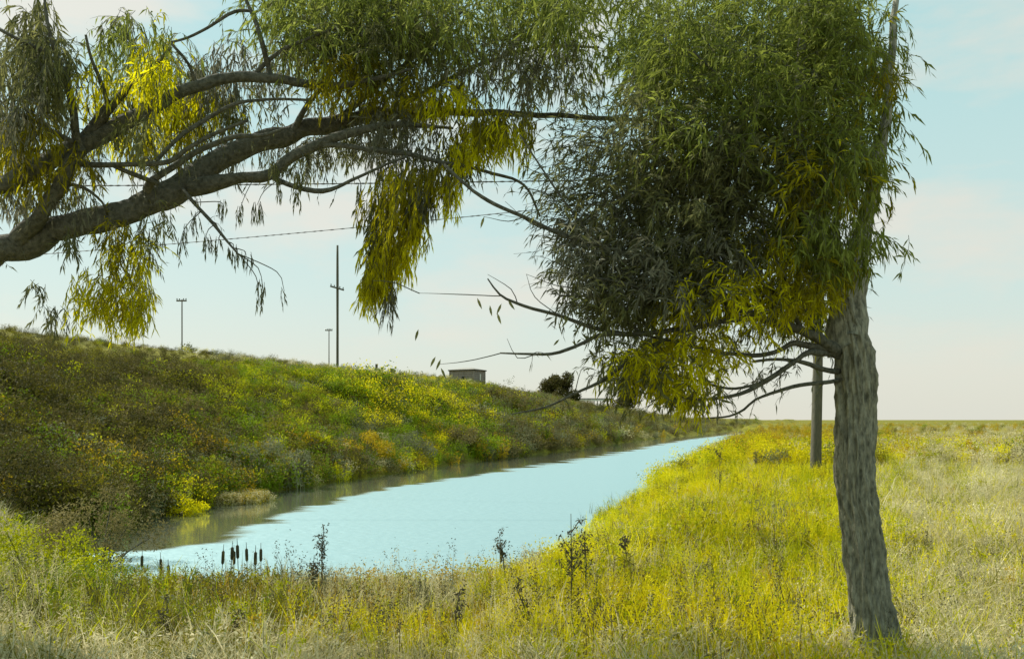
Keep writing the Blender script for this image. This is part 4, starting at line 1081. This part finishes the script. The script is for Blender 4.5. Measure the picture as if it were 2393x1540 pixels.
# ------------------------------------------------------------------ shed on the crest
def shed():
    D = 106.0
    S = D/F
    X0 = (449.5-CX)*S; X1 = (474-CX)*S; X2 = (484.5-CX)*S
    zt = CZ+(HOR-369.3)*S; zb = CZ+(HOR-385)*S-.3
    A = np.array((X0, D+.6)); B = np.array((X1, D-1.0)); C = np.array((X2, D+1.3)); E = A+(C-B)
    t = thing('shed', (float(B[0]), float(B[1]), zb), 'small grey boarded shed with a low hipped roof on the embankment crest', 'shed')
    def wall(p, q, nb, mat):
        d = (q-p); ln = np.linalg.norm(d); d = d/ln; ang = math.atan2(d[1], d[0]); nrm = np.array((d[1], -d[0]))
        c = (p+q)/2
        mb = MB(); mb.box((c[0]-nrm[0]*.06, c[1]-nrm[1]*.06, (zt+zb)/2), (ln-.05, .08, zt-zb), ang); mb.build('wall', mat, t)
        hgt = (zt-zb)/nb
        for k in range(nb):
            mb = MB(); o_ = nrm*(.0+.008*(k % 2))
            mb.box((c[0]+o_[0], c[1]+o_[1], zb+(k+.5)*hgt), (ln-.12, .04, hgt-.035), ang)
            mb.build('board', mat, t)
        for e in (p, q):
            mb = MB(); mb.box((e[0], e[1], (zt+zb)/2), (.13, .13, zt-zb), ang); mb.build('corner_post', mat, t)
    wall(A, B, 8, M['wood_shed']); wall(B, C, 8, M['wood_shed']); wall(C, E, 8, M['wood_shed']); wall(E, A, 8, M['wood_shed'])
    d = (B-A)/np.linalg.norm(B-A); ang = math.atan2(d[1], d[0]); nrm = np.array((d[1], -d[0]))
    # window opening with pale sill, pale strips
    c = A+(B-A)*.57+nrm*.05
    mb = MB(); mb.box((c[0], c[1], zb+1.15), (.34, .05, .42), ang); w = mb.build('window', M['dark'], t)
    mb = MB(); mb.box((c[0]+nrm[0]*.01, c[1]+nrm[1]*.01, zb+.90), (.5, .08, .07), ang); mb.build('sill', M['white'], w)
    c = A+(B-A)*.10+nrm*.04
    mb = MB(); mb.box((c[0], c[1], zb+1.2), (.2, .04, zt-zb-.9), ang); mb.build('pale_board', M['shingle'], t)
    d2 = (C-B)/np.linalg.norm(C-B); a2 = math.atan2(d2[1], d2[0]); n2 = np.array((d2[1], -d2[0])); c = B+(C-B)*.55+n2*.05
    mb = MB(); mb.box((c[0], c[1], zb+1.3), (.16, .05, .75), a2); mb.build('window', M['white'], t)
    # hipped roof with overhang and real thickness
    cc = (A+B+C+E)/4
    ov = [cc+(p-cc)*1.10 for p in (A, B, C, E)]
    rz = zt+.28
    r1 = cc+(A+E-B-C)/2*.22; r2 = cc-(A+E-B-C)/2*.22
    def slab(pts2, name='roof'):
        V = np.array(pts2); low = V.copy(); low[:, 2] -= .10
        n = len(V)
        vv = np.vstack([V, low]); q = [tuple(range(n)), tuple(range(2*n-1, n-1, -1))]
        q += [(i_, (i_+1) % n, n+(i_+1) % n, n+i_) for i_ in range(n)]
        m = bpy.data.meshes.new(name); m.from_pydata([tuple(v-np.array(t.location)) for v in vv], [], q)
        m.materials.append(M['shingle']); o = bpy.data.objects.new(name, m); link(o, t)
    e = [np.array((p[0], p[1], zt+.02)) for p in ov]; h1 = np.array((r1[0], r1[1], rz)); h2 = np.array((r2[0], r2[1], rz))
    slab([e[0], e[1], h2, h1], 'roof_slope'); slab([e[1], e[2], h2], 'roof_slope'); slab([e[2], e[3], h1, h2], 'roof_slope'); slab([e[3], e[0], h1], 'roof_slope')
    mb = MB()
    for q in range(4):
        a = e[q]; b = e[(q+1) % 4]; m_ = (a+b)/2; dd = b-a
        mb.box((m_[0], m_[1], zt-.05), (np.linalg.norm(dd), .05, .12), math.atan2(dd[1], dd[0]))
    mb.build('fascia', M['dark'], t)
shed()
# ------------------------------------------------------------------ flat bridge with rail, right of the round tree
def bridge():
    D = 158.0; S = D/F
    X0 = (573-CX)*S; X1 = (612-CX)*S; z = CZ+(HOR-398.2)*S
    t = thing('footbridge', (X0, D, z-1.4), 'low flat bridge with a pale top rail and short posts on the skyline', 'bridge')
    mb = MB(); mb.box(((X0+X1)/2, D, z), (X1-X0, .5, .16)); mb.build('top_rail', M['dark'], t)
    mb = MB(); mb.box(((X0+X1)/2, D-.1, z-.25), (X1-X0-.3, .4, .28)); mb.build('rail', M['white'], t)
    mb = MB(); mb.box(((X0+X1)/2, D+.4, z-1.6), (X1-X0+.6, 1.6, .5)); mb.build('deck', M['wood_grey'], t)
    n = 12
    for k in range(n):
        x = X0+.3+(X1-X0-.6)*k/(n-1)
        mb = MB(); mb.box((x, D, z-.87), (.16, .2, .94)); mb.build('post', M['wood_shed'], t)
bridge()

# ------------------------------------------------------------------ cattails and tall weeds
cm = {}
def mk(name, V, Q, mat, smooth=False):
    m = mesh_np(name, V, Q, smooth); m.materials.append(M[mat]); return m
mb = MB(); mb.tube([(0, 0, 0), (.01, 0, .5), (.02, 0, 1.0)], [.007, .006, .0045], 6); cm['stem'] = mk('stem', *mb.out(), 'seed')
mb = MB(); mb.tube([(.018, 0, .80), (.018, 0, .82), (.02, 0, .90), (.021, 0, .975), (.021, 0, .99)], [.008, .021, .023, .021, .008], 10); cm['head'] = mk('head', *mb.out(), 'seed', True)
mb = MB(); mb.tube([(.021, 0, .98), (.023, 0, 1.08)], [.005, .003], 4); cm['spike'] = mk('spike', *mb.out(), 'seed')
cm['blade'] = mk('blade', *tuft(6, .85, .03, .016, rs, .35), 'g_olive')
first = True
CATS = [(140, 551, 'tall cattail farthest left in the reeds'), (164, 554, 'cattail standing above the reeds, second from the left'), (159, 562, 'short cattail with a fat head between two taller ones'),
        (171, 560, 'low cattail just right of the leftmost group'), (219, 546, 'cattail at the left side of the dense cattail clump'), (229, 542, 'tall cattail in the dense clump, left of its tallest'),
        (234, 546, 'thick-headed cattail in the middle of the dense clump'), (240, 540, 'tallest cattail of the dense clump'), (249, 543, 'cattail right of the tallest in the dense clump'),
        (254, 547, 'leaning cattail near the right side of the dense clump'), (261, 544, 'cattail at the right end of the dense clump'), (272, 561, 'lone dark cattail standing right of the dense clump'),
        (276, 569, 'small cattail beside the lone dark one, lower'), (286, 575, 'tiny cattail farthest right of the left reeds'), (499, 546, 'single cattail on the near shore toward the middle')]
for q, (px, ty, lab) in enumerate(CATS):
    D = (12.6 if px > 200 else 13.6) if px < 300 else 14.0
    s = .95+.1*((q*7) % 5)/5
    X = (px-CX)/F*D; zt = CZ-(ty-HOR)/F*D
    o = thing('cattail', (X, D, zt-1.05*s), lab+', at the water edge', 'cattail', 'cattails in the reeds')
    o.rotation_euler = (random.uniform(-.05, .05), random.uniform(-.07, .07), random.uniform(0, 6)); o.scale = (s, s, s)
    for nm in ('stem', 'head', 'spike', 'blade'):
        c = bpy.data.objects.new(nm, cm[nm]); link(c, o)
def weed(px, by, ty, label, mat='seed', dens=1.0, lean=0.0):
    D = min(1.8*F/(by-HOR), 60)
    X = (px-CX)/F*D; z0 = float(gz(np.array([X]), np.array([D]))[0])
    h = (by-ty)/F*D; r = np.random.RandomState(int(px*3+by))
    t = thing('tall_weed', (X, D, z0), label, 'weed')
    top = np.array((X+lean*h, D, z0+h+.0)); b = np.array((X, D, z0-.05))
    pth, ra = smooth_path([b, (b+top)/2+np.array((r.randn()*.02, 0, 0)), top], [.008, .006, .003], .05, .6, 1)
    mb = MB(); mb.tube(pth, ra, 5); side = []
    for k in range(int(9*dens)):
        f = r.uniform(.35, .97); p = b*(1-f)+top*f; a = r.rand()*6.28; ln = h*.16*(1.1-f*.6)
        q = p+np.array((math.cos(a)*ln, math.sin(a)*ln, ln*1.3)); mb.tube([p, (p+q)/2+(0, 0, -.1*ln), q], [.004, .003, .002], 4)
        side += [p, (p+q)/2, q, q]
    mb.build('stem', M['seed'], t)
    side = np.repeat(np.array(side), 4, 0)+r.randn(len(side)*4, 3)*.018
    n = len(side)
    V = leaf_quads(side, r.randn(n, 3), .04*r.uniform(.5, 1.3, n), .016, r)
    tag(part('seedhead', V, quads(n), M[mat], t), kind='stuff')
weed(324, 600, 530, 'tall thin weed standing alone against the water, left of centre', dens=1.3)
weed(314, 600, 556, 'short weed just left of the tall lone weed in front of the water')
weed(571, 610, 514, 'tall dark weed stalk rising from the yellow grass near the shore', dens=1.6)
weed(585, 600, 537, 'dark weed just right of the tallest weed stalk in the meadow', dens=1.3)
weed(508, 590, 534, 'slim weed with a tilted tip at the middle of the near shore', lean=-.15)
weed(720, 500, 450, 'tall weed in the far meadow right of the shrubby point', dens=1.2)
weed(756, 472, 452, 'stubby dark weed in the far meadow', dens=2.5)
weed(625, 580, 540, 'dark weed in the meadow between the tall stalk and the right slope', dens=1.0)
weed(540, 640, 585, 'forked dead weed leaning left in the bright yellow grass', dens=.6, lean=-.45)
weed(880, 655, 600, 'pale weed growing at the foot of the willow trunk', mat='g_straw')
weed(166, 652, 598, 'dark weed stalk near the bottom left corner', dens=.8)
weed(240, 655, 610, 'dry weed stalk in the foreground left of the yellow patch', dens=.8)
weed(460, 640, 590, 'slender weed in the yellow grass below the cattail', dens=.7)
